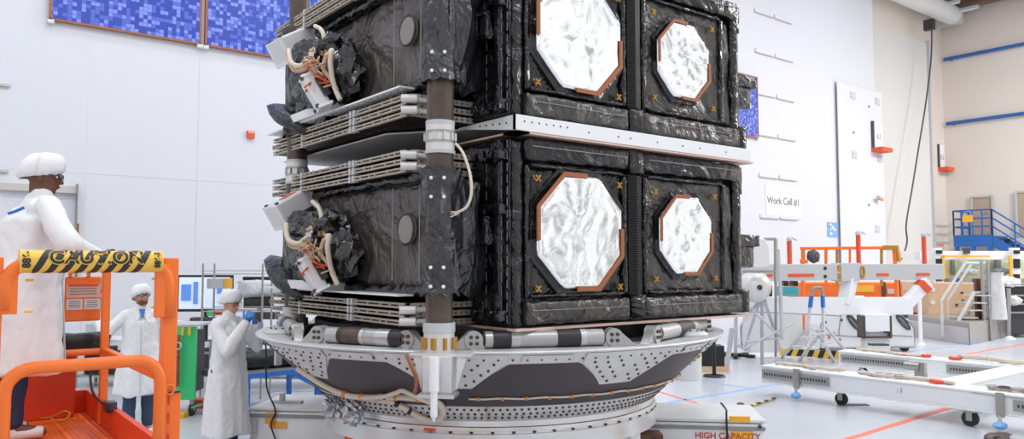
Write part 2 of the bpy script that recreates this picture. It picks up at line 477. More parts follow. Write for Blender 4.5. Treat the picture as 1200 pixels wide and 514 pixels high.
solar(xa, xb, zb0, zt, 'long blue solar panel with copper frame, leftmost of those on the wall')
solar(xb + .07, xb + .07 + wd, zb0, zt, 'blue solar panel on the wall right behind the upper spacecraft left end')
xr = hit(885.5, 120, 1, YW).x
zs0 = hit(885, 162, 1, YW).z; zs1 = hit(885, 91, 1, YW).z
solar(xr - 2.2, xr, zs0, zs1, 'small blue solar panel on the wall to the right of the spacecraft')
# vent slots on the long wall
def slotpair(px, py, n=2, lab='', L=1.05):
    p = hit(px, py, 1, YW)
    for k in range(n):
        x = p.x + k*(L*1.1)
        b = MB().box((x, YW - .045, p.z - .06), (x + L, YW, p.z + .05)); o = b.build('wall_slot', 'wall_white', label=lab % ('left' if k == 0 else 'right'), cat='vent', group='white slot rails on the long wall')
        MB().box((x, YW - .05, p.z - .10), (x + L, YW - .01, p.z - .062)).build('groove', 'slot_grey', o)
names = ['topmost pair', 'second highest pair', 'third highest pair', 'fourth highest pair', 'pair just above the work cell sign', 'pair just below the work cell sign']
for i, (px, py) in enumerate(((883.5, 11), (884.5, 58), (886, 107), (887.5, 155), (889, 204), (890, 252))):
    slotpair(px, py, 2, '%s white slot rail of the ' + names[i] + ' on the wall')
LS = hit(12, 98, 1, YW).x - hit(-40, 91, 1, YW).x
slotpair(-40, 89, 1, 'white slot rail at the %s edge of the wall, high above the lift worker', L=LS)
slotpair(-40, 192, 1, 'short white slot rail on the wall at the %s edge behind the lift worker', L=LS*.95)
# small orange box
p = hit(293, 158, 1, YW)
a = MB().box(p + V((-.07, -.08, -.07)), p + V((.07, .005, .07))); o = a.build('alarm_box', 'tape_orange', label='small orange alarm box high on the white wall', cat='alarm box')
MB().box(p + V((-.06, -.09, .02)), p + V((.06, -.08, .06))).build('lens', 'pink_edge', o)
# work cell sign
p = hit(916, 236, 1, YW)
s = empty('wall_sign', p + V((0, 0, -.6)), 'white sign reading Work Cell #1 on the long wall', 'sign')
MB().box(p + V((-.95, -.03, -.55)), p + V((1.15, 0, .5))).build('sign_board', 'white_paint', s)
text('Work Cell #1', 'lettering', 'text_grey', .34, p + V((.08, -.035, 0)), (1,0,0), (0,0,1), s, .003, bold=.006)
# poster
p = hit(975, 269, 1, YW)
s = MB().box(p + V((-.34, -.02, -.27)), p + V((.34, .005, .27))).build('poster', 'pale_blue', label='small blue and white poster on the wall above the orange frame', cat='poster')
b = MB(); random.seed(3)
for k in range(9): x = random.uniform(-.3, .2); z = random.uniform(-.2, .15); b.box(p + V((x, -.024, z)), p + V((x + .12, -.02, z + random.uniform(.04, .1))))
b.build('print', 'white_paint', s)
# white hanging sheet board with grey pads, angle marks
pl = hit(985, 250, 1, YW - .12); pr = hit(1036, 250, 1, YW - .12); ptop = hit(990, 103, 1, YW - .12)
pl2 = hit(1030, 108, 1, YW - .12)
s = empty('wall_board', (pl.x, YW, 0), 'tall white board with grey pads standing against the wall beside the rolling door', 'board')
MB().box((pl.x, YW - .12, .0), (pr.x + .1, YW - .09, pl2.z)).build('sheet', 'wall_white', s)
for px, py in ((999, 112), (1028, 119), (1001, 181), (1031, 186), (1028, 268)):
    q = hit(px, py, 1, YW - .12); MB().box(q + V((-.16, -.03, -.14)), q + V((.16, 0, .14))).build('pad', 'grey_seam', s)
for px, py in ((1018, 125), (1000, 155), (1018, 240)):
    q = hit(px, py, 1, YW - .12); MB().box(q + V((-.05, -.03, -.04)), q + V((.05, 0, .04))).build('clip', 'mid_grey', s)
def anglemark(px0, py0, px1, py1, yplane, lab, wx):
    a = hit(px0, py0, 1, yplane); b = hit(px0, py1, 1, yplane); z0, z1 = b.z, a.z
    t = empty('door_marker', (a.x, yplane, z0), lab, 'marker')
    MB().box((a.x - .05, yplane - .10, z0), (a.x + .04, yplane - .02, z1)).build('upright', 'dark_grey', t)
    MB().box((a.x - .05, yplane - .45, z0 - .16), (a.x + wx, yplane - .02, z0)).build('foot', 'tape_orange', t)
    MB().box((a.x + .06, yplane - .05, z0 + .0), (a.x + wx, yplane - .02, z1)).build('plate', 'white_paint', t)
    text('K3', 'lettering', 'text_grey', .3, (a.x + wx*.62, yplane - .055, z0 + (z1 - z0)*.45), (1,0,0), (0,0,1), t, .003)
anglemark(1021, 142, 1021, 173, YW - .12, 'black and orange L shaped marker on the white board beside the rolling door', .75)
anglemark(1098, 169, 1098, 196, YW + .382, 'black and orange L shaped marker right of the rolling door at the corner', .6)
# wall camera
p = hit(1029, 233, 1, YW - .2); t = empty('wall_camera', p, 'small wall camera bracket low on the white board', 'camera')
MB().cyl(p + V((0, .1, 0)), p + V((0, -.1, 0)), .05).build('mount', 'light_grey', t); MB().cyl(p + V((-.2, -.1, .05)), p + V((.15, -.1, -.02)), .07).build('camera_body', 'tan_board', t)
# floor tape lines
def line(pa, pb, wpx, name, m, lab):
    a = onfloor(*pa); b = onfloor(*pb); MB().bar(a + V((0,0,.001)), b + V((0,0,.001)), wpx, .004, up=AX_Z)
    d = (b - a).normalized(); n_ = V((-d.y, d.x, 0))*wpx/2
    MB().prism([a - n_, b - n_, b + n_, a + n_], (0, 0, .003)).build(name, m, label=lab, cat='floor tape')
line((975, 520), (1111, 478), .09, 'floor_tape', 'line_orange', 'orange tape line on the floor in front of the white beam frame')
line((720, 482), (916, 449), .08, 'floor_tape', 'line_blue', 'long pale blue tape line on the floor right of the conical ring')
line((830, 447), (888, 456), .06, 'floor_tape', 'line_blue', 'short blue tape line beside the black stanchion')
line((770, 458), (823, 474), .05, 'floor_tape', 'line_orange', 'thin orange tape line behind the white cradle')
line((1060, 412), (1200, 397), .10, 'floor_tape', 'line_blue', 'blue tape line in front of the grey platform')
line((1120, 417), (1200, 403), .08, 'floor_tape', 'line_orange', 'orange tape line near the right edge behind the beam frame')
line((320, 458), (400, 458), .06, 'floor_tape', 'line_blue', 'pale tape line under the blue table')
# blue stair platform and doors on the end wall
XS = XCOR
for i, (a, b, top, bot, lab) in enumerate(((1140, 1162, 232, 276, 'a'), (1192, 1215, 226, 276, 'b'))):
    A = hit(a, top, 0, XS - .02); B = hit(b, top, 0, XS - .02)
    zbt = hit(a, 276, 0, XS - .02).z
    d = MB().box((XS - .06, A.y, zbt), (XS, B.y, A.z)); o = d.build('door_%d' % (i + 2), 'door_brown', kind='structure')
    f = MB(); f.box((XS - .1, A.y, zbt), (XS - .05, A.y + .08, A.z + .08)); f.box((XS - .1, B.y - .08, zbt), (XS - .05, B.y, A.z + .08)); f.box((XS - .1, B.y, A.z), (XS - .05, A.y, A.z + .08)); f.build('door_frame', 'light_grey', o)
    MB().box((XS - .12, B.y + .12, zbt + .95), (XS - .05, B.y + .22, zbt + 1.05)).build('door_handle', 'steel', o)
t = empty('stair_platform', hit(1118, 292, 0, XS - 1.6), 'blue steel landing and stair with railings against the end wall', 'stairs')
pA = hit(1118, 277, 0, XS - 1.6); zl_ = pA.z
y0 = pA.y; y1 = hit(1163, 277, 0, XS - 1.6).y; zg = 0
dk = MB().box((XS - 1.6, y1, zl_ - .15), (XS, y0, zl_)); dk.box((XS - 1.66, y1, zl_ - .45), (XS - 1.56, y0, zl_ + .05)); dk.build('landing', 'stair_blue', t)
lg = MB()
for y in (y0 - .1, (y0 + y1)/2, y1 + .1):
    MB().box((XS - 1.65, y - .07, 0), (XS - 1.5, y + .07, zl_ - .1)).build('leg', 'stair_blue', t)
rl = MB()
def rail(mb, a, b, n):
    for h in (.4, .75, 1.1): mb.cyl(a + V((0,0,h)), b + V((0,0,h)), .035, n=6)
    for k in range(n + 1): p = a.lerp(b, k/n); mb.cyl(p, p + V((0,0,1.1)), .035, n=6)
rail(rl, V((XS - 1.6, y0, zl_)), V((XS - 1.6, y1, zl_)), 4); rail(rl, V((XS - 1.6, y0, zl_)), V((XS - .05, y0, zl_)), 2)
rl.build('railing', 'stair_blue', t)
st = MB(); yb = y1 - 4.2; ya = y1
for xx in (XS - 1.6, XS - .4): st.prism([(xx, ya, zl_), (xx, ya, zl_ - .45), (xx, yb, -.0), (xx, yb, .4)], (.06, 0, 0))
st.build('stringer', 'stair_blue', t)
sp = MB()
for k in range(14): q = (k + .5)/14; sp.box((XS - 1.55, ya + (yb - ya)*q - .15, zl_*(1-q) - .03), (XS - .4, ya + (yb - ya)*q + .13, zl_*(1-q)))
sp.build('step', 'steel_dark', t)
r2 = MB()
for h in (.4, .75, 1.1): r2.cyl((XS - 1.6, ya, zl_ + h), (XS - 1.6, yb, h + .1), .035, n=6)
for k in range(6): q = k/5; r2.cyl((XS - 1.6, ya + (yb-ya)*q, zl_*(1-q)), (XS - 1.6, ya + (yb-ya)*q, zl_*(1-q) + 1.1), .035, n=6)
r2.build('stair_railing', 'stair_blue', t)
q = hit(1134, 256, 0, XS - 1.64); MB().box(q + V((-.03, -.2, -.15)), q + V((0, .2, .15))).build('notice_plate', 'tape_yellow', t)
# ================================================================== the two stacked spacecraft
ZB = 1.49; PITCHZ = 1.655
RX, RY = 2.92, 3.68
def octo(cx, cz, w, ph=0):
    r = w/2/math.cos(PI/8); return [(cx + r*math.cos(PI/8 + k*PI/4), cz + r*math.sin(PI/8 + k*PI/4)) for k in range(8)]
def octo_mirror(t, cx, cz, w, seed, S):
    # creased mirror sheet with real depth, its rim, dark tray and copper tapes
    tr = MB(); pts = octo(cx, cz, w*1.14)
    tr.prism([(x, .0, z) for x, z in pts], (0, .06, 0))
    mesh = MB(); pts = octo(cx, cz, w); n = 30
    def inside(x, z):
        dx, dz = abs(x - cx), abs(z - cz); h = w/2; return max(dx/h, dz/h, (dx + dz)/(h*1.4142))
    rings = 16; K = 64; vs = []
    def rad(a):
        return 1/max(abs(math.cos(a)), abs(math.sin(a)), (abs(math.cos(a)) + abs(math.sin(a)))/1.4142)*w/2
    vs.append(V((cx, -.03, cz)))
    for j in range(1, rings + 1):
        for k in range(K):
            a = PI/8 + 2*PI*k/K; r = rad(a)*j/rings; x = cx + r*math.cos(a); z = cz + r*math.sin(a)
            q = V((x*2.2 + seed*7, seed*3, z*2.2)); d = .010*noise.noise(q) + .012*abs(noise.noise(q*2.3 + V((0, 0, 4)))) + .004*noise.noise(q*6)
            vs.append(V((x, -.03 + d*(1.0 if j < rings else .2), z)))
    fs = [(0, 1 + (k + 1) % K, 1 + k) for k in range(K)]
    for j in range(rings - 1):
        for k in range(K): a = 1 + j*K + k; b = 1 + j*K + (k + 1) % K; fs.append((a, b, b + K, a + K))
    for k in range(K): a = 1 + (rings - 1)*K + k; b = 1 + (rings - 1)*K + (k + 1) % K; fs.append((a, b, len(vs) + (k + 1) % K, len(vs) + k))
    vs += [V((vs[1 + (rings - 1)*K + k].x, .02, vs[1 + (rings - 1)*K + k].z)) for k in range(K)]
    mesh.add(vs, fs)
    tray = tr.build('mirror_tray', 'black_foil_dull', t)
    m = mesh.build('octagonal_mirror', 'mylar', t, smooth=True)
    o = octo(cx, cz, w*1.05); i = octo(cx, cz, w*.975)
    def tape(ids, f0=0.0, f1=1.0):
        b = MB()
        for n_, k in enumerate(ids):
            k2 = (k + 1) % 8; a0 = f0 if n_ == 0 else 0; a1 = f1 if n_ == len(ids) - 1 else 1
            L = lambda P, f: (P[k][0] + (P[k2][0] - P[k][0])*f, P[k][1] + (P[k2][1] - P[k][1])*f)
            q = [L(o, a0), L(o, a1), L(i, a1), L(i, a0)]
            b.prism([(x, -.042, z) for x, z in q], (0, .012, 0))
        b.build('copper_tape', 'copper_tape', m)
    tape((1, 2, 3), .35, .7); tape((5, 6, 7), .35, .6)   # upper left run and lower right run
    return m
def clip(t, x, z):
    c = MB()
    for a in (PI/4, -PI/4):
        d = V((math.cos(a), 0, math.sin(a))); c.bar(V((x, -.012, z)) - d*.034, V((x, -.012, z)) + d*.034, .02, .012)
    c.build('gold_clip', 'gold_clip', t)
def stitches(mb, a, b, n, w=.004):
    w = w*.6
    a, b = V(a), V(b)
    for k in range(n):
        mb.bar(a.lerp(b, (k + .12)/n), a.lerp(b, (k + .8)/n), w, w)
def panel_stack(t, z0, seed, first):
    """three folded solar wings lying on each other with cream edge rails"""
    X0, X1, Y0, Y1 = -.64, .30, .53, 3.42
    for k in range(3):
        z = z0 + k*.068
        p = MB().box((X0 + .02, Y0 + .02, z), (X1, Y1 - .02, z + .034))
        w = p.build('solar_wing', 'panel_dark', t)
        e = MB()
        for dz in (0.0, .028):
            e.box((X0, Y0, z + dz - .004), (X0 + .03, Y1, z + dz + .010)); e.box((X0, Y0, z + dz - .004), (X1, Y0 + .03, z + dz + .010))
        random.seed(seed*10 + k)
        y = Y0 + .1
        while y < Y1:
            e.box((X0 - .004, y, z - .006), (X0 + .02, y + .02, z + .040)); y += random.choice((.10, .16, .22))
        x = X0 + .08
        while x < X1: e.box((x, Y0 - .006, z - .006), (x + .03, Y0 + .02, z + .040)); x += .055
        e.build('edge_rail', 'panel_cream', w)
        # joint blocks between wing halves
        j = MB()
        for yy in (1.45, 1.52, 2.6): j.box((X0 - .012, yy, z - .012), (X0 + .04, yy + .035, z + .046))
        j.build('joint_block', 'light_grey', w)
        dts = MB()
        if k == 0:
            for a in range(26):
                for b in range(5):
                    dts.box((X0 + .14 + b*.17, Y0 + .1 + a*.11, z - .003), (X0 + .165 + b*.17, Y0 + .125 + a*.11, z))
            dts.build('dots', 'panel_dots', w)
    for zz in (z0 + .035, z0 + .125):
        h = MB(); h.cyl((X0 - .05, Y0 + .02, zz), (X0 + .05, Y0 - .055, zz), .034, n=14); h.cyl((X0 + .05, Y0 - .03, zz), (X0 + .16, Y0 - .03, zz), .022, n=10)
        h.cyl((X0 + .16, Y0 - .03, zz), (X0 + .19, Y0 - .03, zz), .032, n=12)
        h.build('wing_hinge', 'collar_white', t, smooth='auto')
def make_spacecraft(label):
    t = empty('spacecraft', (0, 0, 0), label, 'spacecraft', None)
    H = PITCHZ
    # decks
    b = MB(); b.prism([(-.015, -.05, 0), (RX + .07, -.05, 0), (RX + .07, RY, 0), (-.42, RY, 0), (-.42, 1.3, 0), (-.015, .72, 0)], (0, 0, .014))
    bp_ = b.build('base_plate', 'white_dull', t)
    MB().box((-.02, -.056, -.003), (RX + .075, -.046, .017)).build('edge_strip', 'pink_edge', bp_)
    MB().prism([(-.022, -.05, -.003), (-.012, -.05, -.003), (-.012, .72, -.003), (-.022, .72, -.003)], (0, 0, .02)).build('edge_strip', 'pink_edge', bp_)
    # central foil covered body
    b = MB().foil((.02, .07, .02), (RX - .03, RY - .02, 1.52), .09, .012, 3, 1); b.build('body_core', 'black_foil_dull', t, smooth=True)
    # front frame: corner posts, padded beams, dividers
    for i, (x0, x1) in enumerate(((0, .10), (2.80, 2.92))):
        b = MB().foil((x0, .0, .03), (x1, .1, 1.50), .035, .010, 5, 2 + i); b.build('corner_post', 'black_foil', t, smooth=True)
    for x in (.115, 1.215, 1.475, 2.60):
        b = MB().foil((x, -.012, .25), (x + .045, .06, 1.30), .03, .006, 8, x*3); b.build('frame_rib', 'black_foil', t, smooth=True)
    for i, (x0, x1, z0, z1) in enumerate(((.10, 1.27, .035, .225), (1.45, 2.88, .035, .225), (.10, 1.27, 1.335, 1.515), (1.45, 2.86, 1.335, 1.515))):
        b = MB(); b.foil((x0, -.04, z0), (x1, .09, z1), .03, .016, 5, 11 + i)
        o = b.build('padded_beam', 'grey_foil' if i in (0, 1) else 'black_foil_dull', t, smooth=True)
        s = MB()
        for zz in (z0 + (z1 - z0)*.62,): s.bar((x0 + .05, -.052, zz), (x1 - .05, -.052, zz), .004, .006)
        s.build('stitching', 'stitch', o)
    # black pleated divider with end blocks
    b = MB(); n = 64
    for k in range(n):
        z = .25 + 1.05*k/n; b.prism([(1.275, -.005, z), (1.36, -.028, z + .004), (1.445, -.005, z), (1.445, .05, z), (1.275, .05, z)], (0, 0, .010))
    b.build('pleated_strip', 'pleat_black', t)
    for zz in (.03, 1.31):
        b = MB().foil((1.27, -.05, zz), (1.45, .08, zz + .22), .03, .012, 6, zz); o = b.build('divider_pad', 'black_foil', t, smooth=True)
    # framed bays behind the mirrors
    b = MB().foil((.16, .02, .24), (1.23, .1, 1.32), .035, .022, 3.2, 21); b.build('bay_lining', 'black_foil', t, smooth=True)
    b = MB().foil((1.50, .02, .24), (2.80, .1, 1.32), .035, .022, 3.2, 25); b.build('bay_lining', 'grey_foil', t, smooth=True)
    octo_mirror(t, .695, .78, .93, 1, 0); octo_mirror(t, 2.035, .785, .715, 2, 0)
    for x, z in ((.235, 1.20), (1.155, 1.20), (.235, .32), (1.155, .32), (1.62, 1.17), (2.47, 1.17), (1.62, .38), (2.47, .38)): clip(t, x, z)
    # roll edges around the bays
    for x0, x1 in ((.17, 1.21), (1.53, 2.59)):
        for z in (.262, 1.30):
            mb = MB(); pts = [V((x0 + (x1 - x0)*k/24, .0 + .008*noise.noise(V((k*.7, z*5, x0))), z + .010*noise.noise(V((k*.9, x0, z))))) for k in range(25)]
            mb.tube(pts, .016, 6); mb.build('edge_roll', 'black_foil', t, smooth=True)
    # left corner side face: foil, seam strip, connector bracket
    b = MB().foil((-.02, .03, .02), (.04, .72, 1.52), .04, .018, 4, 31); sf = b.build('side_sheet', 'black_foil', t, smooth=True)
    s = MB()
    for y in (.10, .30): stitches(s, (-.045, y, .15), (-.045, y, 1.45), 12, .005)
    stitches(s, (-.05, .02, .05), (-.05, .02, 1.5), 16, .005)
    for zz in (.5, 1.17): stitches(s, (-.05, .16, zz), (-.05, .22, zz), 2, .005)
    s.build('stitching', 'stitch', sf)
    b = MB().foil((-.07, .10, .06), (-.0, .19, 1.5), .03, .008, 6, 33); b.build('seam_strip', 'black_foil', t, smooth=True)
    br = MB(); br.foil((-.13, .20, .66), (-.02, .42, .90), .035, .012, 7, 35); br.bar((-.14, .19, .70), (-.14, .43, .70), .016); br.bar((-.14, .19, .86), (-.14, .43, .86), .016); br.bar((-.15, .30, .64), (-.15, .30, .92), .016)
    br.build('connector_bracket', 'black_foil_glossy', t)
    for zz in (.12, .95, 1.38):
        br = MB()
        for k in range(4): br.foil((-.11, .04 + k*.11, zz - .05 + .02*(k % 2)), (-.03, .12 + k*.11, zz + .04), .03, .010, 9, 40 + k + zz)
        br.build('foil_tabs', 'black_foil_glossy', t)
    # side foil wall with the round port
    b = MB().foil((-.45, .52, .30), (.05, 3.6, 1.21), .045, .022, 3.0, 51); b.build('side_wall', 'wall_foil', t, smooth=True)
    y, z = hit(478, 277, 0, -.475).y, .80
    pd = MB(); pd.cyl((-.50, y, z), (-.46, y, z), .115, n=32); pd = pd.build('round_port', 'port_grey', t, smooth='auto')
    r = MB(); r.tube([V((-.497, y + .125*math.cos(a), z + .125*math.sin(a))) for a in [2*PI*k/32 for k in range(32)]], .010, 6, closed=True); r.build('port_rim', 'grey_foil', pd, smooth=True)
    for dy_ in (.24, -.2): MB().tube([(-.485, y + dy_, z - .42), (-.485, y + dy_, z + .36)], .006, 4).build('wall_seam', 'stitch', t)
    dk_ = MB().box((-.68, .60, .262), (-.35, 3.5, .276)).build('side_deck', 'white_paint', t)
    hl = MB()
    for a in range(24):
        for b in range(2): hl.cyl((-.64 + b*.09, .7 + a*.115, .2605), (-.64 + b*.09, .7 + a*.115, .262), .010, n=6)
    hl.build('deck_holes', 'bolt_dark', dk_, kind='stuff')
    # foil bolsters along the wall
    for zz, rr, yy in ((.30, .052, 2.35), (1.215, .05, 2.9)):
        pts = [V((-.49 + .015*noise.noise(V((k*.5, zz, 0))), .45 + (yy - .45)*k/40, zz + .02*noise.noise(V((k*.35, 7, zz))))) for k in range(41)]
        mb = MB().tube(pts, [rr*(1 + .22*noise.noise(V((k*.9, 3, zz)))) for k in range(41)], 12); mb.build('foil_bolster', 'black_foil_glossy', t, smooth=True)
    # crumpled foil bundle towards the far end
    random.seed(5)
    for k, (c, r) in enumerate((((-.62, 1.72, .62), (.15, .24, .26)), ((-.66, 2.05, .86), (.20, .34, .18)), ((-.64, 2.15, .50), (.20, .36, .18)), ((-.58, 2.6, .62), (.2, .35, .3)), ((-.72, 2.4, .92), (.12, .3, .12)), ((-.60, 3.0, .38), (.20, .55, .10)), ((-.55, 2.0, .36), (.14, .5, .09)))):
        mb = MB().crumple(c, r, k + 1, .45 if k != 5 else .12, 3, Matrix.Rotation(.4*(k % 3 - 1), 3, 'X'), fr=1.9); mb.build('crumpled_foil', 'black_foil_glossy' if k != 5 else 'black_foil_dull', t, smooth=(k == 5))
    # white box under the wall, above the wing stack
    b = MB().box((-.72, 1.85, .277), (-.40, 2.75, .36)); b.build('spacer_tray', 'instrument_white', t)
    # two white instruments with their harnesses
    def instrument(c, ax, ay, az, sx, sy, sz, tape):
        X = V(ax).normalized(); Z = V(az).normalized(); Y = Z.cross(X).normalized(); Z = X.cross(Y)
        b = MB().obox(c, X, Y, Z, sx, sy, sz); o = b.build('instrument_box', 'instrument_white', t, bevel=.02)
        e = MB().obox(V(c) - Y*(sy*.35) - Z*(sz*.5), X, Y, Z, sx*.55, sy*.6, sz*.5); e.build('dark_window', 'steel_dark', o)
        for s_ in (-1, 1):
            MB().obox(V(c) + X*(s_*sx*.47) - Z*(sz*.05), X, Y, Z, .025, sy*1.08, sz*1.08).build('end_plate', 'white_paint', o)
            for q in (-1, 1): pass
        if tape: MB().obox(V(c) + Z*(sz*.51) + X*.02, X, Y, Z, sx*.35, sy*.4, .006).build('orange_label', 'tape_orange', o)
        for a_ in (-.42, .42):
            for b_ in (-.4, .4): MB().obox(V(c) + X*(a_*sx) + Y*(b_*sy) + Z*(sz*.5), X, Y, Z, .03, .03, .03).build('corner_clip', 'steel_dark', o)
        return o
    c1 = at(342, 243, 7.75) - V((0, 0, ZB)); c2 = at(366, 322, 6.95) - V((0, 0, ZB))
    instrument(c1, (.55*COS + .5*SIN, -.55*SIN + .5*COS, .45), None, (-.75*COS*1 - .2*SIN, .75*SIN - .6*COS, .9), .42, .30, .24, True)
    instrument(c2, (-.5*COS, .5*SIN, .85), None, (-.7*COS - .4*SIN, .7*SIN - .4*COS, -.45), .34, .15, .13, False)
    MB().obox(c1 + V((.12, .1, -.2)), AX_R, AX_F, AX_Z, .22, .2, .2).build('bracket_block', 'tube_brown', t, bevel=.01)
    MB().obox(c2 + V((.12, .1, .05)), AX_R, AX_F, AX_Z, .16, .2, .2).build('bracket_block', 'tube_brown', t, bevel=.01)
    def W(px, py, d): return at(px, py, d - .35) - V((0, 0, ZB))
    harness = [[(335, 262, 7.6), (338, 280, 7.5), (350, 285, 7.45), (362, 276, 7.4), (371, 268, 7.4)],
               [(333, 262, 7.6), (340, 286, 7.55), (354, 289, 7.45), (366, 278, 7.4)],
               [(376, 303, 7.3), (380, 285, 7.2), (386, 276, 7.15), (384, 290, 7.15), (388, 315, 7.2), (396, 334, 7.2)],
               [(372, 240, 7.5), (378, 252, 7.4), (370, 262, 7.4), (360, 270, 7.4)],
               [(366, 236, 7.5), (374, 244, 7.4), (376, 258, 7.35), (366, 268, 7.4)],
               [(380, 280, 7.15), (376, 296, 7.2), (384, 308, 7.2), (392, 322, 7.2)]]
    for k, h in enumerate(harness):
        MB().tube(spline([W(*p) for p in h], 7), .024 if k < 3 else .02, 8).build('wire_harness', 'cable_cream' if k % 2 == 0 else 'cable_tan', t, smooth=True)
    random.seed(11)
    for k in range(16):
        a = (random.uniform(358, 384), random.uniform(285, 318), 7.3); q = MB()
        pts = [W(a[0] + random.uniform(-9, 9)*(i > 0), a[1] + random.uniform(-9, 9)*(i > 0), 7.3 - .05*i) for i in range(4)]
        q.tube(spline(pts, 4), .008, 5); q.build('loose_wire', 'cable_tan' if k % 3 else 'tape_orange', t, smooth=True)
    for k in range(8):
        p = W(random.uniform(352, 384), random.uniform(262, 275) if k % 2 else random.uniform(290, 320), 7.35); q = MB().obox(p, AX_R, AX_F, AX_Z, .05, .05, .04); q.build('connector', ('steel_dark', 'silver', 'gold_clip')[k % 3], t)
    # foil thruster on the right side
    b = MB().foil((RX - .02, .03, .69), (RX + .36, .26, .82), .04, .014, 6, 61); b.foil((RX - .02, .05, .48), (RX + .28, .24, .70), .04, .014, 6, 62); th = b.build('thruster_box', 'black_foil_glossy', t)
    for zz in (.76, .62, .54): MB().cyl((RX + (.34 if zz > .7 else .26), .14, zz), (RX + (.42 if zz > .7 else .34), .12, zz), .014, .03, 12).build('nozzle', 'silver', th, smooth='auto')
    b = MB().foil((RX - .06, -.03, .03), (RX + .08, .3, .27), .035, .012, 6, 63); b.build('corner_pad', 'black_foil', t, smooth=True)
    b = MB().foil((RX - .06, .0, 1.22), (RX + .03, .3, 1.50), .035, .012, 6, 64); b.build('corner_pad', 'black_foil', t, smooth=True)
    # wing stacks: under the foil wall and above it
    panel_stack(t, .035, 1, True); panel_stack(t, 1.245, 2, False)
    # perforated plate under the wall
    return t
sc1 = make_spacecraft('lower black foil wrapped spacecraft, resting on the conical ring')
sc1.location = (0, 0, ZB)
sc2 = copy_tree(sc1, (0, 0, PITCHZ), label='upper black foil wrapped spacecraft, stacked on the lower one and cut by the top edge')
# white interface fascia between them, belongs to the upper craft
b = MB(); z0 = 3.045; z1 = 3.150
b.prism([(-.024, -.06, z0), (RX + .09, -.06, z0), (RX + .09, -.06, z1 - .01), (RX + .06, -.06, z1 + .018), (-.024, -.06, z1 + .018)], (0, .04, 0))
b.prism([(-.024, -.056, z0), (-.024, -.056, z1 + .018), (-.024, .74, z1 + .018), (-.024, .74, z1 + .008)], (.03, 0, 0))
INV[sc2.name] = Matrix.Translation(V((0, 0, -(ZB + PITCHZ))))
fa = b.build('interface_plate', 'white_paint', sc2)
s = MB(); s.box((-.03, -.075, z0 - .022), (RX + .11, .1, z0 - .008)); s.prism([(-.03, -.075, z0 - .022), (.1, -.075, z0 - .022), (.1, .95, z0 - .022), (-.03, .85, z0 - .022)], (0, 0, .014)); s.build('lower_flange', 'pink_edge', fa)
for row, (n, xx) in enumerate(((7, .1), (7, .14))):
    pass
bl = MB()
for k in range(7): bl.sphere((.06 + k*.075, -.062, z0 + .075), .007, 8, 5)
for k in range(5): bl.sphere((-.026, .06 + k*.09, z0 + .07 + k*.006), .008, 8, 5)
for x in (.75, 1.1, 1.25, 1.6, 1.95, 2.2, 2.6): bl.sphere((x, -.062, z0 + .06), .007, 8, 5)
bl.build('bolts', 'bolt_dark', fa)

# ================================================================== support columns with their foil skirts
def lo_rim_z(): return 1.345
def make_column(cx, cy, label, front):
    t = empty('support_column', (cx, cy, 1.345), label, 'column')
    r = .103; c = V((cx, cy, 0))
    def seg(name, z0, z1, r0, m, r1=None, par=t):
        return MB().cyl(c + V((0,0,z0)), c + V((0,0,z1)), r0, r1, 32).build(name, m, par, smooth='auto')
    segs = [(1.50, 4.9, r)]
    seg('lower_tube', 1.56, 2.84, r, 'tube_brown'); seg('upper_tube', 3.08, 4.9, r, 'tube_brown')
    cl = seg('separation_collar', 2.84, 3.08, r + .006, 'collar_white')
    for z0, z1, rr, m in ((2.835, 2.86, r + .012, 'light_grey'), (2.92, 2.935, r + .012, 'steel'), (2.995, 3.01, r + .012, 'steel'), (3.055, 3.085, r + .008, 'light_grey')):
        seg('ring_band', z0, z1, rr, m, par=cl)
    for k in range(10):
        a = 2*PI*k/10; p = c + V(((r + .012)*math.cos(a), (r + .012)*math.sin(a), 2.935)); MB().bar(p, p + V((0, 0, .06)), .016).build('clamp_pin', 'silver', cl)
    ba = seg('base_collar', 1.345, 1.56, r + .012, 'collar_white')
    for z0, z1, rr, m in ((1.50, 1.57, r + .018, 'light_grey'),):
        seg('ring_band', z0, z1, rr, m, par=ba)
    for k in range(9):
        a = 2*PI*k/9 + .3; p = c + V(((r + .016)*math.cos(a), (r + .016)*math.sin(a), 1.375)); MB().bar(p, p + V((0, 0, .085)), .045, .02).build('gold_fitting', 'gold_clip', ba)
    return t
COLX, COLY = at(515, 300, 5.82).x, at(515, 300, 5.82).y
col1 = make_column(COLX, COLY, 'brown tubular support column standing at the near left corner of both spacecraft', True)
# far left column
c2p = at(346, 320, 8.0)
col2 = copy_tree(col1, (c2p.x - COLX, c2p.y - COLY, 0), label='support column at the far left end of the spacecraft, mostly wrapped in grey foil')
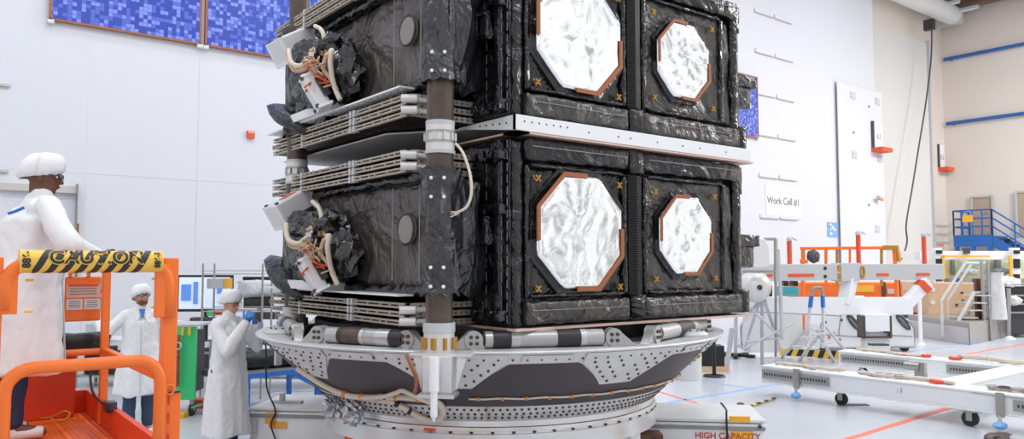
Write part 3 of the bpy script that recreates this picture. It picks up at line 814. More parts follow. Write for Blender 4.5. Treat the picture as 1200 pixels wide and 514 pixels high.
# foil skirts draped from the column to the craft (parts of each craft)
def skirt(parent, zb, zt, cx, cy, seed, m='wrap_foil'):
    """foil wrapped round the tube, ragged at both ends, with flared collars"""
    n = 18; K = 11; mb = MB()
    def fn(u, v):
        a = 2*PI*u; z = zb + (zt - zb)*v
        base = .122 + .035*math.exp(-((v)*9)**2) + .045*math.exp(-((1 - v)*7)**2)
        q = V((math.cos(a)*1.3, math.sin(a)*1.3, z*1.6 + seed))
        base += .03*noise.noise(q*.8) + .022*noise.noise(q*2.5)
        if v < .04 or v > .97: z += .02*math.sin(a*9 + seed)
        return V((cx + base*math.cos(a), cy + base*math.sin(a), z))
    mb.grid(fn, n, K)
    o = mb.build('column_wrap', m, parent)
    s = o.modifiers.new('s', 'SOLIDIFY'); s.thickness = .004
    return o
def drape(parent, zb, zt, cx, cy, seed):
    mb = MB()
    P1 = V((cx, cy, 0)) - AX_F*.09 + AX_R*.075
    P2 = V((-.02, .42, 0))
    def fn(u, v):
        p = P1.lerp(P2, u); nrm = V((-(P2 - P1).y, (P2 - P1).x, 0)).normalized()*-1
        zlo = zb + .05*math.sin(u*7) ; zhi = zt - (.26 if zt - zb < 1.3 else .1)*0 - .06*u
        z = zlo + (zhi - zlo)*v
        q = V((u*1.8 + seed, z*.9 + u*1.1, seed))
        d = .26*abs(noise.noise(q*1.3)) - .06 + .07*noise.noise(q*2.9) + .10*math.sin(PI*u)*math.sin(PI*v)*.4
        d *= min(1, 6*u)*min(1, 6*(1 - u))
        return p + nrm*(d) + V((0, 0, z + (.05*noise.noise(V((u*6, seed, 1))) if v in (0, 1) else 0)))
    mb.grid(fn, 7, 8); mb.f = [t_ for f_ in mb.f for t_ in ((f_[0], f_[1], f_[2]), (f_[0], f_[2], f_[3]))]; mb.mi = [0]*len(mb.f)
    o = mb.build('foil_drape', 'wrap_foil', parent)
    s = o.modifiers.new('s', 'SOLIDIFY'); s.thickness = .004
for sc_, dz in ((sc1, 0), (sc2, PITCHZ)):
    INV[sc_.name] = Matrix.Translation(V((0, 0, -(ZB + dz))))
    a, b_ = (1.78, 2.72) if dz == 0 else (3.38, 4.5)
    o = skirt(sc_, a, b_, COLX, COLY, 1 + dz); drape(sc_, a + .02, b_ - .02, COLX, COLY, 2 + dz)
    for zz in (a + .06, a + .2, b_ - .22, b_ - .08):
        for s_ in (-.05, .045):
            p = V((COLX, COLY, zz)) - AX_F*.155 + AX_R*s_
            MB().sphere(p, (.014, .014, .014), 10, 6).build('button', 'white_paint', sc_)
    o = skirt(sc_, a - .05, b_ - .05, c2p.x, c2p.y, 5 + dz, 'grey_foil'); o.scale = (1, 1, 1)
    # curtain at the far end
    mb = MB(); A = V((-.62, 3.75, 0)); B = V((-.1, 3.9, 0)); AA = at(334, 300, 8.6)
    A = V((AA.x, AA.y, 0)); B = V((-.45, 3.5, 0))
    def fn(u, v):
        z = ZB + dz + .12 + 1.05*v; p = A.lerp(B, u); q = V((u*3, v*1.2, 9 + dz))
        return p + V((.06*noise.noise(q) , -.09*abs(noise.noise(q*1.7)), z))
    mb.grid(fn, 16, 20); o = mb.build('foil_curtain', 'grey_foil', sc_, smooth=True); s = o.modifiers.new('s', 'SOLIDIFY'); s.thickness = .004
# cream signal cable hanging from the collar
cb = MB().tube(spline([at(534, 168, 5.72), at(543, 180, 5.68), at(551, 205, 5.66), at(552, 228, 5.66), at(546, 243, 5.68), at(533, 250, 5.72)], 8), .011, 8)
o = cb.build('signal_cable', 'cable_cream', smooth=True, label='thin cream cable looping down from the column collar over black foil', cat='cable')
for k in range(3): MB().tube([at(534 + k*2, 248 + k, 5.72), at(528, 248 + k*3, 5.70)], .004, 5).build('wire_end', 'cable_cream', o)
# ================================================================== conical payload ring
RC = CAM - AX_R*.213*1 + AX_F*8.15; RC.z = 0
RT, RBOT, ZT, ZL = 2.335, 1.63, 1.345, .68
def rdir(p): return -AX_F*math.cos(p) + AX_R*math.sin(p)
def cone(p, t, off=0.0):
    return RC + rdir(p)*(RT + (RBOT - RT)*t + off*.7) + AX_Z*(ZT + (ZL - ZT)*t - off*.7)
def phi_of(px, R):
    best = None
    for k in range(-900, 901):
        a = math.radians(k/10); p = RC + rdir(a)*R; s = (p - CAM); x = 600 + F_PX*s.dot(AX_R)/s.dot(AX_F)
        if best is None or abs(x - px) < best[0]: best = (abs(x - px), a)
    return best[1]
ad = empty('payload_ring', RC, 'large silver conical ring with riveted gussets and dark panels carrying the spacecraft', 'ring')
b = MB(); n = 160
b.grid(lambda u, v: cone(2*PI*u, v), n, 6)
shell = b.build('cone_shell', 'cone_silver', ad, smooth=True); m_ = shell.modifiers.new('s', 'SOLIDIFY'); m_.thickness = .012; m_.offset = 1
ctr = V((RC.x, RC.y, 0))
b = MB().lathe([(RT - .30, ZT - .012), (RT + .012, ZT - .012), (RT + .018, ZT), (RT + .012, ZT + .008), (RT - .30, ZT + .008)], 160, ctr)
b.build('top_rim', 'aluminium', ad, smooth='auto')
b = MB().lathe([(RBOT - .1, ZL - .02), (RBOT + .035, ZL - .02), (RBOT + .035, ZL + .025), (RBOT + .01, ZL + .05), (RBOT - .1, ZL + .05)], 160, ctr)
b.build('lower_flange', 'ring_silver', ad, smooth='auto')
GUS = [phi_of(524, 2.2) + math.radians(39.5)*k for k in range(-4, 5)]
def ttop(p):
    d = min(abs((p - g + PI) % (2*PI) - PI) for g in GUS); a0, a1 = math.radians(4.2), math.radians(12.5)
    return .47 if d < a0 else .15 if d > a1 else .47 + (.15 - .47)*(d - a0)/(a1 - a0)
b = MB(); nn = 360
def fnp(u, v):
    p = 2*PI*u; t0 = ttop(p); return cone(p, t0 + (.735 - t0)*v, .005)
b.grid(fnp, nn, 5)
b.build('dark_panel_band', 'graphite', ad, smooth=True)
# white gusset doublers, each its own part, slightly proud
for g in GUS:
    b = MB(); a0, a1 = math.radians(4.6), math.radians(12.0)
    def fg(u, v):
        s_ = (u - .5)*2; t = .02 + .45*v; w_ = a1 + (a0 - a1)*max(0, (t - .13)/.34)
        return cone(g + s_*w_, t, .009)
    b.grid(fg, 14, 8); b.build('gusset_plate', 'cone_silver', ad, smooth=True)
# rivet rows
rv = MB()
def rivet(p, t, off=.012, r=.0105):
    c = cone(p, t, off); nrm = (rdir(p)*.66 - AX_Z*.75).normalized(); rv.cyl(c - nrm*.004, c + nrm*.004, r, n=7)
for k in range(190):
    p = 2*PI*k/190
    rivet(p, .785, .006, .0115)
    rivet(p + .014, .85, .006, .0115); rivet(p + .012, .905, .006, .0115)
for k in range(130):
    p = 2*PI*k/130; rivet(p, .085, .012, .009)
random.seed(4)
for g in GUS:
    for row, (t, w_) in enumerate(((.14, 11), (.21, 10), (.28, 8.5), (.35, 7), (.42, 5))):
        n_ = 7 - row
        for k in range(n_):
            s_ = -1 + 2*(k + .5)/n_
            if abs(s_) < .12: continue
            rivet(g + math.radians(w_*s_), t + .012*(k % 2), .014, .0115)
rv.build('rivets', 'bolt_dark', ad, kind='stuff')
for k, g in enumerate(GUS):       # doubler strips between the gussets near the rim
    b = MB(); gm = g + math.radians(19.75)
    b.grid(lambda u, v: cone(gm + math.radians(-5 + 10*u), .03 + .10*v, .012), 10, 1); b.build('doubler_strip', 'cone_silver', ad)
b = MB().lathe([(1.78, ZT + .012), (1.80, ZT + .012), (1.80, ZT + .13), (1.78, ZT + .13)], 90, ctr); b.build('inner_band', 'black', ad, smooth='auto')
# inner lugs + perforated oval brackets seen over the rim at the left
for px in (322, 812):
    p = phi_of(px, 2.15) if px > 600 else -math.radians(68); c = RC + rdir(p)*(2.12) + AX_Z*(ZT + .02)
    b = MB(); b.sphere(c, (.16, .16, .05), 20, 8); o = b.build('oval_bracket', 'aluminium', ad, smooth=True)
    q = MB()
    for a in range(10): q.sphere(c + V((.1*math.cos(a*.63), .1*math.sin(a*.63), .035)), .014, 7, 5)
    q.build('holes', 'bolt_dark', o)
# struts between the ring and the base plate
def strut(p1, p2, bands):
    zc = ZT + .078; A = RC + rdir(p1)*2.17 + AX_Z*zc; B = RC + rdir(p2)*2.17 + AX_Z*zc; d = (B - A).normalized(); L = (B - A).length
    o = MB().cyl(A + d*.12, B - d*.12, .066, n=28).build('strut', 'strut_grey', ad, smooth='auto')
    for E, s_ in ((A, 1), (B, -1)):
        out = (rdir((p1 + p2)/2)); out = (out - d*out.dot(d)).normalized()
        l = MB(); l.cyl(E - out*.05 + d*.03*s_, E + out*.05 + d*.03*s_, .072, n=24)
        l.prism([E + out*.035 + AX_Z*-.068 + d*s_*-.16, E + out*.035 + AX_Z*-.068 + d*s_*.12, E + out*.035 + AX_Z*.06 + d*s_*.06, E + out*.035 + AX_Z*.05 + d*s_*-.02], -out*.07)
        lo = l.build('end_lug', 'strut_grey', o, smooth='auto')
        for a in range(4): q = E + d*.03*s_ + (d*math.cos(a*PI/2 + .78) + AX_Z*math.sin(a*PI/2 + .78))*.034; MB().cyl(q + out*.045, q + out*.062, .014, n=10).build('lug_bolt', 'bolt_dark', o)
    for f0, f1, m in bands: MB().cyl(A.lerp(B, f0), A.lerp(B, f1), .070, n=28).build('band', m, o, smooth='auto')
P = lambda x: phi_of(x, 2.17)
strut(P(374), P(484), ((.26, .31, 'strut_black'), (.31, .50, 'tube_brown'), (.50, .54, 'silver'), (.66, .80, 'silver'), (.80, .93, 'strut_black')))
strut(P(550), P(721), ((.15, .27, 'strut_black'), (.27, .33, 'silver'), (.58, .74, 'strut_black'), (.74, .78, 'silver')))
strut(P(762), P(830), ((.40, .66, 'strut_black'),))
strut(-math.radians(88), P(350), ((.3, .5, 'strut_black'),))
for a, c in ((100, 140), (155, 195), (205, 245)):
    strut(math.radians(a), math.radians(c), ((.3, .5, 'strut_black'),))
# bracket and jack rod under the near column
bp = at(514, 400, 5.78); out = rdir(phi_of(514, 2.3)); sd = V((-out.y, out.x, 0))
bk = MB(); top = V((bp.x, bp.y, ZT - .005)) + out*.02 + AX_R*.03
bk.obox(top, sd, out, AX_Z, .46, .16, .022)
ob = bk.build('column_bracket', 'aluminium', ad, bevel=.004)
h = MB(); h.prism([top + sd*(-.13)*1 + out*.10, top + sd*.10 + out*.10, top + sd*.10 + out*.12 - AX_Z*.27, top - sd*.12 + out*.12 - AX_Z*.27], -out*.16); h.build('bracket_housing', 'aluminium', ob, bevel=.012)
h = MB(); h.obox(top + out*.10 - AX_Z*.28, sd, out, AX_Z, .27, .18, .025); h.build('bracket_foot', 'silver', ob)
for s_ in (-1, 1):
    h = MB(); h.prism([top + sd*s_*.13 + out*.05 - AX_Z*.01, top + sd*s_*.20 + out*.05 - AX_Z*.01, top + sd*s_*.13 + out*.08 - AX_Z*.25], out*.02); h.build('bracket_web', 'aluminium', ob)
h = MB(); rc_ = top + out*.19 + sd*-.01; h.cyl(rc_ + AX_Z*.0, rc_ - AX_Z*.24, .036, n=20); h.cyl(rc_ - AX_Z*.24, rc_ - AX_Z*.42, .026, n=20); h.cyl(rc_ - AX_Z*.42, rc_ - AX_Z*.455, .018, .006, 16); h.build('jack_rod', 'white_paint', ob, smooth='auto')
h = MB().tube(spline([top + out*.1 - sd*.24, top + out*.14 - sd*.19 - AX_Z*.08, top + out*.12 - sd*.16 - AX_Z*.17, top + out*.12 - sd*.17 - AX_Z*.27], 6), .014, 8); h.build('brown_cable', 'strap_brown', ob, smooth=True)

# clamp and support ring below
sr = MB().lathe([(RBOT - .12, ZL - .025), (RBOT + .05, ZL - .025), (RBOT + .055, ZL - .055), (RBOT + .045, ZL - .060), (RBOT + .045, ZL - .075), (RBOT + .06, ZL - .08), (RBOT + .06, ZL - .22), (RBOT - .12, ZL - .22)], 180, ctr)
so = sr.build('support_ring', 'ring_silver', smooth='auto', label='broad polished metal ring clamped under the conical ring', cat='ring')
INV['support_ring'] = Matrix.Translation(-so.location)
q = None
for k in range(60):
    a = 2*PI*k/60; c = ctr + V(((RBOT + .05)*math.cos(a), (RBOT + .05)*math.sin(a), ZL - .066))
    if depth(c) < 8.4: MB().sphere(c, (.018, .018, .008), 6, 4).build('clamp_bolt', 'bolt_dark', so)
pt = phi_of(508, RBOT); c = ctr + rdir(pt)*(RBOT + .056) + AX_Z*(ZL - .052); MB().obox(c, V((-rdir(pt).y, rdir(pt).x, 0)), rdir(pt), AX_Z, .10, .02, .024).build('orange_tag', 'tape_orange', so)
# wires around the cone
pw = MB(); a0, a1 = phi_of(548, 2.0), phi_of(825, 2.1)
pts = [cone(a0 + (a1 - a0)*k/60, .60 + .006*math.sin(k*.8), .018) for k in range(61)]
pw.tube(pts, .0085, 6); w_ = pw.build('sensor_wire', 'cable_cream', smooth=True, label='thin white wire taped along the dark panels of the conical ring', cat='wire')
for k in range(14): MB().sphere(cone(a0 + (a1 - a0)*(k + .4)/14, .60, .02), .017, 8, 5).build('tape_tab', 'tie_orange', w_)
hb = [cone(phi_of(x, 2.2), t, .03) for x, t in ((338, .36), (352, .56), (375, .66), (410, .64), (440, .60), (470, .60), (495, .62), (505, .72), (498, .86), (480, .93), (462, .88), (445, .74), (430, .66), (418, .66))]
hv = MB().tube(spline(hb, 7), .026, 8); hc = hv.build('cable_harness', 'cable_cream', smooth=True, label='thick cream cable harness looping along the left side of the conical ring', cat='cable')
hv = MB().tube(spline([cone(phi_of(x, 2.2), t, .055) for x, t in ((400, .62), (430, .57), (452, .50), (462, .46), (470, .50), (488, .60), (497, .64))], 7), .018, 8); hv.build('harness_branch', 'cable_cream', hc, smooth=True)
for x, t in ((372, .65), (396, .65), (422, .62), (446, .60), (476, .60)):
    c = cone(phi_of(x, 2.2), t, .03); MB().sphere(c, .033, 8, 6).build('tie', 'tie_orange', hc)
for x, t in ((440, .70), (452, .80), (430, .60)): MB().sphere(cone(phi_of(x, 2.2), t, .03), .031, 8, 6).build('tie', 'tie_black', hc)
# crumpled silver foil at the harness ends
for k, (x, t, lab) in enumerate(((398, .86, 'left crumpled silver foil bundle at the harness end on the ring'), (422, .84, 'right crumpled silver foil bundle at the harness end on the ring'))):
    p = phi_of(x, 1.75); c = cone(p, t, .09); MB().crumple(c, (.10, .10, .11), 20 + k, .6, 3).build('foil_bundle', 'foil_silver', label=lab, cat='foil')
# pedestal inside, carrying the ring
pd = empty('ring_pedestal', ctr, 'low white pedestal with jacks under the polished support ring', 'pedestal')
zb_ = ZL - .222
MB().lathe([(1.30, .0), (1.45, 0), (1.45, zb_), (1.30, zb_)], 60, ctr).build('pedestal_drum', 'white_paint', pd, smooth='auto')
for px in (655, 700, 735):
    p = phi_of(px, 1.55); c = ctr + rdir(p)*1.54; sd = V((-rdir(p).y, rdir(p).x, 0)); MB().obox(c + AX_Z*(zb_ - .10), sd, rdir(p), AX_Z, .22, .16, .18).build('jack_block', 'white_paint', pd, bevel=.008)
p = phi_of(436, 1.5); c = ctr + rdir(p)*1.66; sd = V((-rdir(p).y, rdir(p).x, 0))
op = MB().obox(c + AX_Z*(zb_ - .14), sd, rdir(p), AX_Z, .30, .03, .28).build('perforated_plate', 'tape_orange', label='orange perforated plate hanging under the left of the support ring', cat='plate')
q = MB()
for i in range(5):
    for j in range(3): q.obox(c + sd*(-.115 + i*.058) + AX_Z*(zb_ - .05 - j*.075) + rdir(p)*.017, sd, rdir(p), AX_Z, .032, .006, .05)
q.build('slots', 'dark_grey', op)
# brown clamp block at the right
p = phi_of(757, RBOT); c = ctr + rdir(p)*(RBOT + .0) + AX_Z*.32; sd = V((-rdir(p).y, rdir(p).x, 0))
cl = MB().obox(c, AX_R, AX_F, AX_Z, .26, .22, .13).obox(c - AX_Z*.14 + AX_R*.03, AX_R, AX_F, AX_Z, .22, .2, .12).build('clamp_block', 'brown_steel', bevel=.012, label='brown steel clamp block under the right side of the support ring', cat='clamp')
for dz in (0, -.14): MB().cyl(c + AX_Z*dz - AX_F*.13 + AX_R*.04, c + AX_Z*dz - AX_F*.10 + AX_R*.04, .035, n=6).build('clamp_bolt', 'bolt_dark', cl)

# ------------------------------------------------------------------ long white cradle on the floor
cr = empty('floor_cradle', (RC.x, RC.y, 0), 'long low white cradle on the floor under the rings marked HIGH CAPACITY', 'cradle')
A = at(293, 476, 8.42); B = at(896, 490, 7.72); zt_ = .45
A.z = B.z = 0; d = (B - A).normalized(); nb = V((-d.y, d.x, 0)); L = (B - A).length
mid = (A + B)/2 + nb*.42
MB().obox(mid + AX_Z*(zt_/2 - .01), d, nb, AX_Z, L, .84, zt_ - .02).build('cradle_body', 'white_paint', cr, bevel=.015)
MB().obox(mid + AX_Z*(zt_ + .005), d, nb, AX_Z, L + .02, .86, .03).build('top_deck', 'white_dull', cr, bevel=.006)
MB().obox((A + B)/2 - nb*.006 + AX_Z*(zt_ - .065), d, nb, AX_Z, L + .01, .02, .035).build('edge_strip', 'mid_grey', cr)
MB().obox(A + d*(L*.245) - nb*.004 + AX_Z*.22, d, nb, AX_Z, .05, .02, .36).build('joint_strip', 'mid_grey', cr)
MB().obox(A + d*.95 - nb*.006 + AX_Z*.10, d, nb, AX_Z, 1.6, .02, .03).build('low_strip', 'mid_grey', cr)
q = B - d*.78; text('HIGH CAPACITY', 'lettering', 'text_red', .085, B - d*.36 + AX_Z*.305 - nb*.010, d, AX_Z, cr, .001, bold=.0015)
MB().obox(B - d*.22 - nb*.005 + AX_Z*.315, d, nb, AX_Z, .21, .006, .09).build('yellow_label', 'tape_yellow', cr)
MB().obox(B - d*.24 - nb*.003 + AX_Z*.475, d, nb, AX_Z, .20, .03, .055).build('yellow_label', 'tape_yellow', cr)
for s_, zz in ((.05, .41), (.1, .27)): MB().cyl(B - d*s_ - nb*.01 + AX_Z*zz, B - d*s_ - nb*.035 + AX_Z*zz, .018, n=10).build('latch_knob', 'steel_dark', cr, smooth='auto')
# left end: yellow and red labels, latch, cable
for s_, zz, w_, h_, m in ((.24, .36, .12, .12, 'crate_yellow'), (.32, .29, .20, .07, 'crate_yellow'), (.13, .04, .35, .05, 'crate_yellow'), (.46, .04, .12, .05, 'tape_red')):
    MB().obox(A + d*s_ - nb*(.008) + AX_Z*zz, d, nb, AX_Z, w_, .008, h_).build('yellow_label' if 'y' in m[-6:] else 'red_label', m, cr)
MB().obox(A + d*.07 - nb*.03 + AX_Z*.27, d, nb, AX_Z, .06, .06, .14).build('latch', 'light_grey', cr, bevel=.008)
f = MB().obox(A + d*.30 + nb*.28 + AX_Z*(zt_ + .035), d, nb, AX_Z, .34, .08, .03); f.obox(A + d*.24 + nb*.28 + AX_Z*(zt_ + .08), d, nb, AX_Z, .05, .05, .10)
f.build('toggle_clamp', 'light_grey', label='small grey toggle clamp on the left end of the white cradle', cat='clamp')
MB().tube(spline([at(311, 385, 8.3), at(312, 420, 8.3), at(313, 455, 8.4), A + d*.30 + nb*.0 + AX_Z*(zt_ + .0) - nb*.03, A + d*.26 - nb*.04 + AX_Z*.3, A + d*.33 - nb*.04 + AX_Z*.12, A + d*.42 - nb*.04 + AX_Z*.02], 6), .009, 6).build('tether_cord', 'black', smooth=True, label='thin black cord hanging down over the left end of the cradle', cat='cord')
MB().tube(spline([at(845, 472, 7.95), at(851, 480, 7.8), B - d*.37 - nb*.03 + AX_Z*.5, B - d*.36 - nb*.03 + AX_Z*.05, B - d*.36 - nb*.05 + AX_Z*.012], 6), .010, 6).build('tether_cord', 'black', smooth=True, label='black cord hanging over the right end of the cradle beside the red lettering', cat='cord')
# yellow striped handle tool behind the right end
q = onfloor(868, 478); tl = MB().obox(q + AX_Z*.02, AX_R, AX_F, AX_Z, .18, .14, .05).build('floor_latch', 'tape_yellow', bevel=.01, label='yellow floor latch with striped handle behind the cradle right end', cat='latch')
MB().crumple(q + AX_Z*.055, (.06, .05, .03), 3, .3, 2).build('latch_knob', 'brown_steel', tl)
e_ = onfloor(908, 468)
for k in range(7): a_ = (q + AX_R*.1).lerp(e_, k/7); b_ = (q + AX_R*.1).lerp(e_, (k + 1)/7); MB().bar(a_ + AX_Z*.025, b_ + AX_Z*.025, .04, .02, up=AX_Z).build('striped_handle', 'hazard_yellow' if k % 2 else 'hazard_black', tl)
# ================================================================== people
def hand(mb, w, d, n, side, curl=.5, sc=1.0):
    """palm, four unequal bent fingers and a thumb; d = finger direction, n = palm normal, side = towards the thumb"""
    d = V(d).normalized(); n = (V(n) - d*V(n).dot(d)).normalized(); s = (V(side) - d*V(side).dot(d) - n*V(side).dot(n)).normalized()
    w = V(w)
    for k in range(4):
        off = (1.5 - k)*.020*sc; mb.capsule(w + d*.012*sc + s*off*.7, w + d*.085*sc + s*off, .015*sc, .013*sc, 10)
    for k, L in enumerate((.072, .080, .074, .058)):
        p = w + d*.085*sc + s*(1.5 - k)*.0205*sc; a = 0
        for j, f in enumerate((.45, .32, .23)):
            a += curl*(.75 if j == 0 else .9); q = p + (d*math.cos(a) + n*math.sin(a))*L*f*sc; mb.capsule(p, q, .0098*sc, .0088*sc, 8); p = q
    p = w + d*.025*sc + s*.028*sc
    for j, (L, a) in enumerate(((.038, .75), (.032, .45), (.024, .25))):
        q = p + (d*math.cos(a) + s*math.sin(a) + n*.35*curl).normalized()*L*sc; mb.capsule(p, q, (.014, .0115, .010)[j]*sc, (.0115, .010, .009)[j]*sc, 8); p = q
class Fig:
    """figure frame: X = the person's right, Y = forward, Z = up"""
    def __init__(s, loc, face, k=1.0):
        s.o = V(loc); s.Y = V((face[0], face[1], 0)).normalized(); s.X = V((s.Y.y, -s.Y.x, 0)); s.k = k
    def __call__(s, x, y, z): return s.o + (s.X*x + s.Y*y + AX_Z*z)*s.k
    def dir(s, x, y, z): return s.X*x + s.Y*y + AX_Z*z
def make_person(F, label, skin, head_dir, arms, legs, hem, coat_w=(.20, .145), hem_w=(.25, .19), trouser='jeans', cap='round', gloves=None, glasses=True, beard=False, shoe='black', lean=0.0, coat_seed=0):
    t = empty('person', F.o, label, 'person')
    k = F.k
    b = MB()
    pel = F(0, 0, .93); chest = F(0, lean*.5, 1.25); nk = F(0, lean, 1.44)
    b.capsule(F(-.07, 0, .93), F(.07, 0, .93), .125*k, .125*k); b.capsule(pel, chest, .13*k, .145*k, 18)
    b.capsule(chest, F(0, lean, 1.34), .15*k, .12*k, 18)
    b.capsule(F(-.15, lean, 1.38), F(.15, lean, 1.38), .068*k, .068*k)
    HD = V(head_dir).normalized(); hx = HD.cross(AX_Z).normalized(); hz = hx.cross(HD).normalized()
    hc = F(0, lean + .02, 1.615)
    b.capsule(nk - AX_Z*.03, hc - hz*.05*k - HD*.02*k, .058*k, .054*k)
    R = Matrix((hx, HD, hz)).transposed()
    def H(x, y, z): return hc + (hx*x + HD*y + hz*z)*k
    b.sphere(H(0, -.008, .025), (.076*k, .094*k, .092*k), 24, 16, R); b.sphere(H(0, .022, -.045), (.055*k, .066*k, .066*k), 20, 14, R)
    b.sphere(H(0, .055, -.088), (.026*k, .026*k, .020*k), 12, 8, R)
    b.capsule(H(0, .088, .005), H(0, .106, -.026), .009*k, .0135*k, 10)
    for s_ in (-1, 1):
        b.sphere(H(.076*s_, -.005, -.008), (.011*k, .019*k, .030*k), 10, 8, R); b.sphere(H(.030*s_, .074, .022), (.024*k, .012*k, .008*k), 10, 6, R)
        b.sphere(H(.036*s_, .062, -.030), (.022*k, .018*k, .02*k), 10, 6, R)
    b.sphere(H(0, .086, -.052), (.024*k, .012*k, .006*k), 10, 6, R); b.sphere(H(0, .084, -.061), (.021*k, .012*k, .0065*k), 10, 6, R)
    cuffs = []
    for sh, el, wr, hd, hn, hs, cu in arms:
        b.capsule(sh, el, .052*k, .042*k); b.capsule(el, wr, .041*k, .027*k)
        hand(b, wr, hd, hn, hs, cu, k); cuffs.append((sh, el, wr))
    for hp, kn, an, toe in legs:
        b.capsule(hp, kn, .085*k, .056*k); b.capsule(kn, an, .055*k, .037*k); b.capsule(an - AX_Z*.02, toe, .036*k, .03*k)
    body = fuse(b, 'body', skin, t, .0065, 2)
    # face details
    for s_ in (-1, 1):
        e = MB().sphere(H(.030*s_, .079, .006), (.012*k, .008*k, .007*k), 10, 6, R); e = e.build('eye', 'white_paint', body, smooth=True)
        MB().sphere(H(.030*s_, .0865, .006), .0045*k, 8, 5).build('iris', 'black', e)
        MB().capsule(H(.016*s_, .088, .026), H(.044*s_, .080, .027), .004*k, .003*k, 6).build('eyebrow', 'steel_dark', body)
    MB().capsule(H(-.018, .095, -.056), H(.018, .095, -.056), .0045*k, .0045*k, 6).build('lips', 'strap_brown', body)
    if beard:
        b = MB().sphere(H(0, .026, -.062), (.056*k, .067*k, .052*k), 18, 12, R); b.build('stubble', 'skin_dark', t, smooth=True)
    if glasses:
        g = MB()
        for s_ in (-1, 1):
            g.tube([H(.033*s_ + .025*math.cos(a), .100, .008 + .018*math.sin(a)) for a in [2*PI*i/14 for i in range(14)]], .003*k, 5, closed=True)
            g.tube([H(.058*s_, .098, .012), H(.078*s_, .05, .012), H(.080*s_, -.02, .008)], .003*k, 5)
        g.tube([H(-.01, .102, .012), H(.01, .102, .012)], .003*k, 5); g.build('glasses', 'black', t)
    # bouffant cap
    b = MB(); nU, nV = 36, 18
    def cf(u, v):
        a = 2*PI*u; th = v*PI*.64; pl_ = 1 + .05*math.sin(a*13) * v + .10*noise.noise(V((math.cos(a)*1.6, math.sin(a)*1.6, v*2 + coat_seed)))
        r = math.sin(min(th, PI*.60))**.8; r = r*(1 if v < .9 else 1 - (v - .9)*1.6)
        return H(.110*r*math.cos(a)*pl_, -.022 + .130*r*math.sin(a)*pl_, .042 + .108*math.cos(th)*pl_ + .22*.130*r*math.sin(a))
    b.grid(cf, nU, nV); o = b.build('bouffant_cap', 'cap_white', t, smooth=True); s = o.modifiers.new('s', 'SOLIDIFY'); s.thickness = .003; s.offset = 0
    # trousers and shoes
    b = MB()
    for hp, kn, an, toe in legs: b.capsule(hp, kn, .102*k, .078*k); b.capsule(kn, an.lerp(kn, .08), .078*k, .066*k)
    b.capsule(legs[0][0], legs[1][0], .12*k, .12*k)
    fuse(b, 'trousers', trouser, t, .014, 2, disp=lambda c, n_: c + n_*.010*noise.noise(c*9))
    for hp, kn, an, toe in legs:
        b = MB(); d = (toe - an); d.z = 0; d.normalize(); g_ = V((an.x, an.y, F.o.z + .035))
        b.capsule(g_ - d*.05*k, g_ + d*.15*k, .042*k, .036*k); b.capsule(g_ + AX_Z*.0, g_ + AX_Z*.05, .044*k, .040*k)
        so_ = fuse(b, 'shoe', shoe, t, .009, 2, disp=lambda c, n_: V((c.x, c.y, max(c.z, F.o.z + .001))))
    # coat: one garment with sleeves, folds and an open hem edge
    b = MB(); N = 40; prof = [(1.50, .066, .066, lean), (1.455, .10, .08, lean), (1.41, .165, .10, lean), (1.32, coat_w[0]*.92, coat_w[1]*.9, lean*.8), (1.1, coat_w[0]*.92, coat_w[1]*.98, lean*.4), (.92, coat_w[0]*1.0, coat_w[1]*1.05, 0)]
    zz = .92
    while zz > hem + .02: zz -= .08; f = (.92 - max(zz, hem))/(.92 - hem); prof.append((max(zz, hem), coat_w[0]*1.04 + (hem_w[0] - coat_w[0]*1.04)*f, coat_w[1]*1.08 + (hem_w[1] - coat_w[1]*1.08)*f, 0))
    vs = []
    for z, rx, ry, dy in prof:
        for i in range(N):
            a = 2*PI*i/N; low = max(0, (1.15 - z)); fl = 1 + .09*low*math.sin(a*5 + coat_seed + z*1.5) + .04*low*math.sin(a*11 + 2*coat_seed)
            vs.append(F(rx*math.cos(a)*fl, dy + ry*math.sin(a)*fl, z + (.015*math.sin(a*3 + coat_seed) if z <= hem + .001 else 0)))
    M_ = len(prof); fs = [(j*N + i, j*N + (i+1) % N, (j+1)*N + (i+1) % N, (j+1)*N + i) for j in range(M_-1) for i in range(N)] + [tuple(range(N))[::-1], tuple(range((M_-1)*N, M_*N))]
    b.add(vs, fs)
    b.capsule(F(-.15, lean, 1.39), F(.15, lean, 1.39), .084*k, .084*k); b.capsule(F(0, lean, 1.40), F(0, lean + .01, 1.49), .09*k, .068*k)
    for sh, el, wr in cuffs:
        b.capsule(sh, el, .070*k, .062*k); b.capsule(el, el.lerp(wr, .93), .062*k, .046*k)
    coat = fuse(b, 'lab_coat', 'coat_white', t, .012, 3, disp=lambda c, n_: c + n_*(.020*noise.noise(V((c.x*8, c.y*8, c.z*1.8 + coat_seed))) + .012*abs(noise.noise(V((c.x*16, c.y*16, c.z*10 + coat_seed))))))
    # collar, front edge, pocket
    for s_ in (-1, 1):
        b = MB(); b.prism([F(.075*s_, lean + .045, 1.475), F(.02*s_, lean + .115, 1.40), F(.055*s_, lean + .135, 1.33), F(.115*s_, lean + .07, 1.45)], F.Y*.012*k); b.build('collar', 'coat_white', t, bevel=.003)
    if trouser == 'jeans': MB().prism([F(-.035, lean + .105, 1.475), F(.035, lean + .105, 1.475), F(.0, lean + .15, 1.36)], F.Y*.02).build('blue_shirt', 'blue_bright', t)
    b = MB().tube([F(.012, lean + .12 + .03*0, 1.38), F(.012, coat_w[1] + lean*.6 + .01, 1.2), F(.012, coat_w[1]*1.1 + .012, .95), F(.012, hem_w[1] + .012, hem + .03)], .006, 5); b.build('front_edge', 'light_grey', coat)
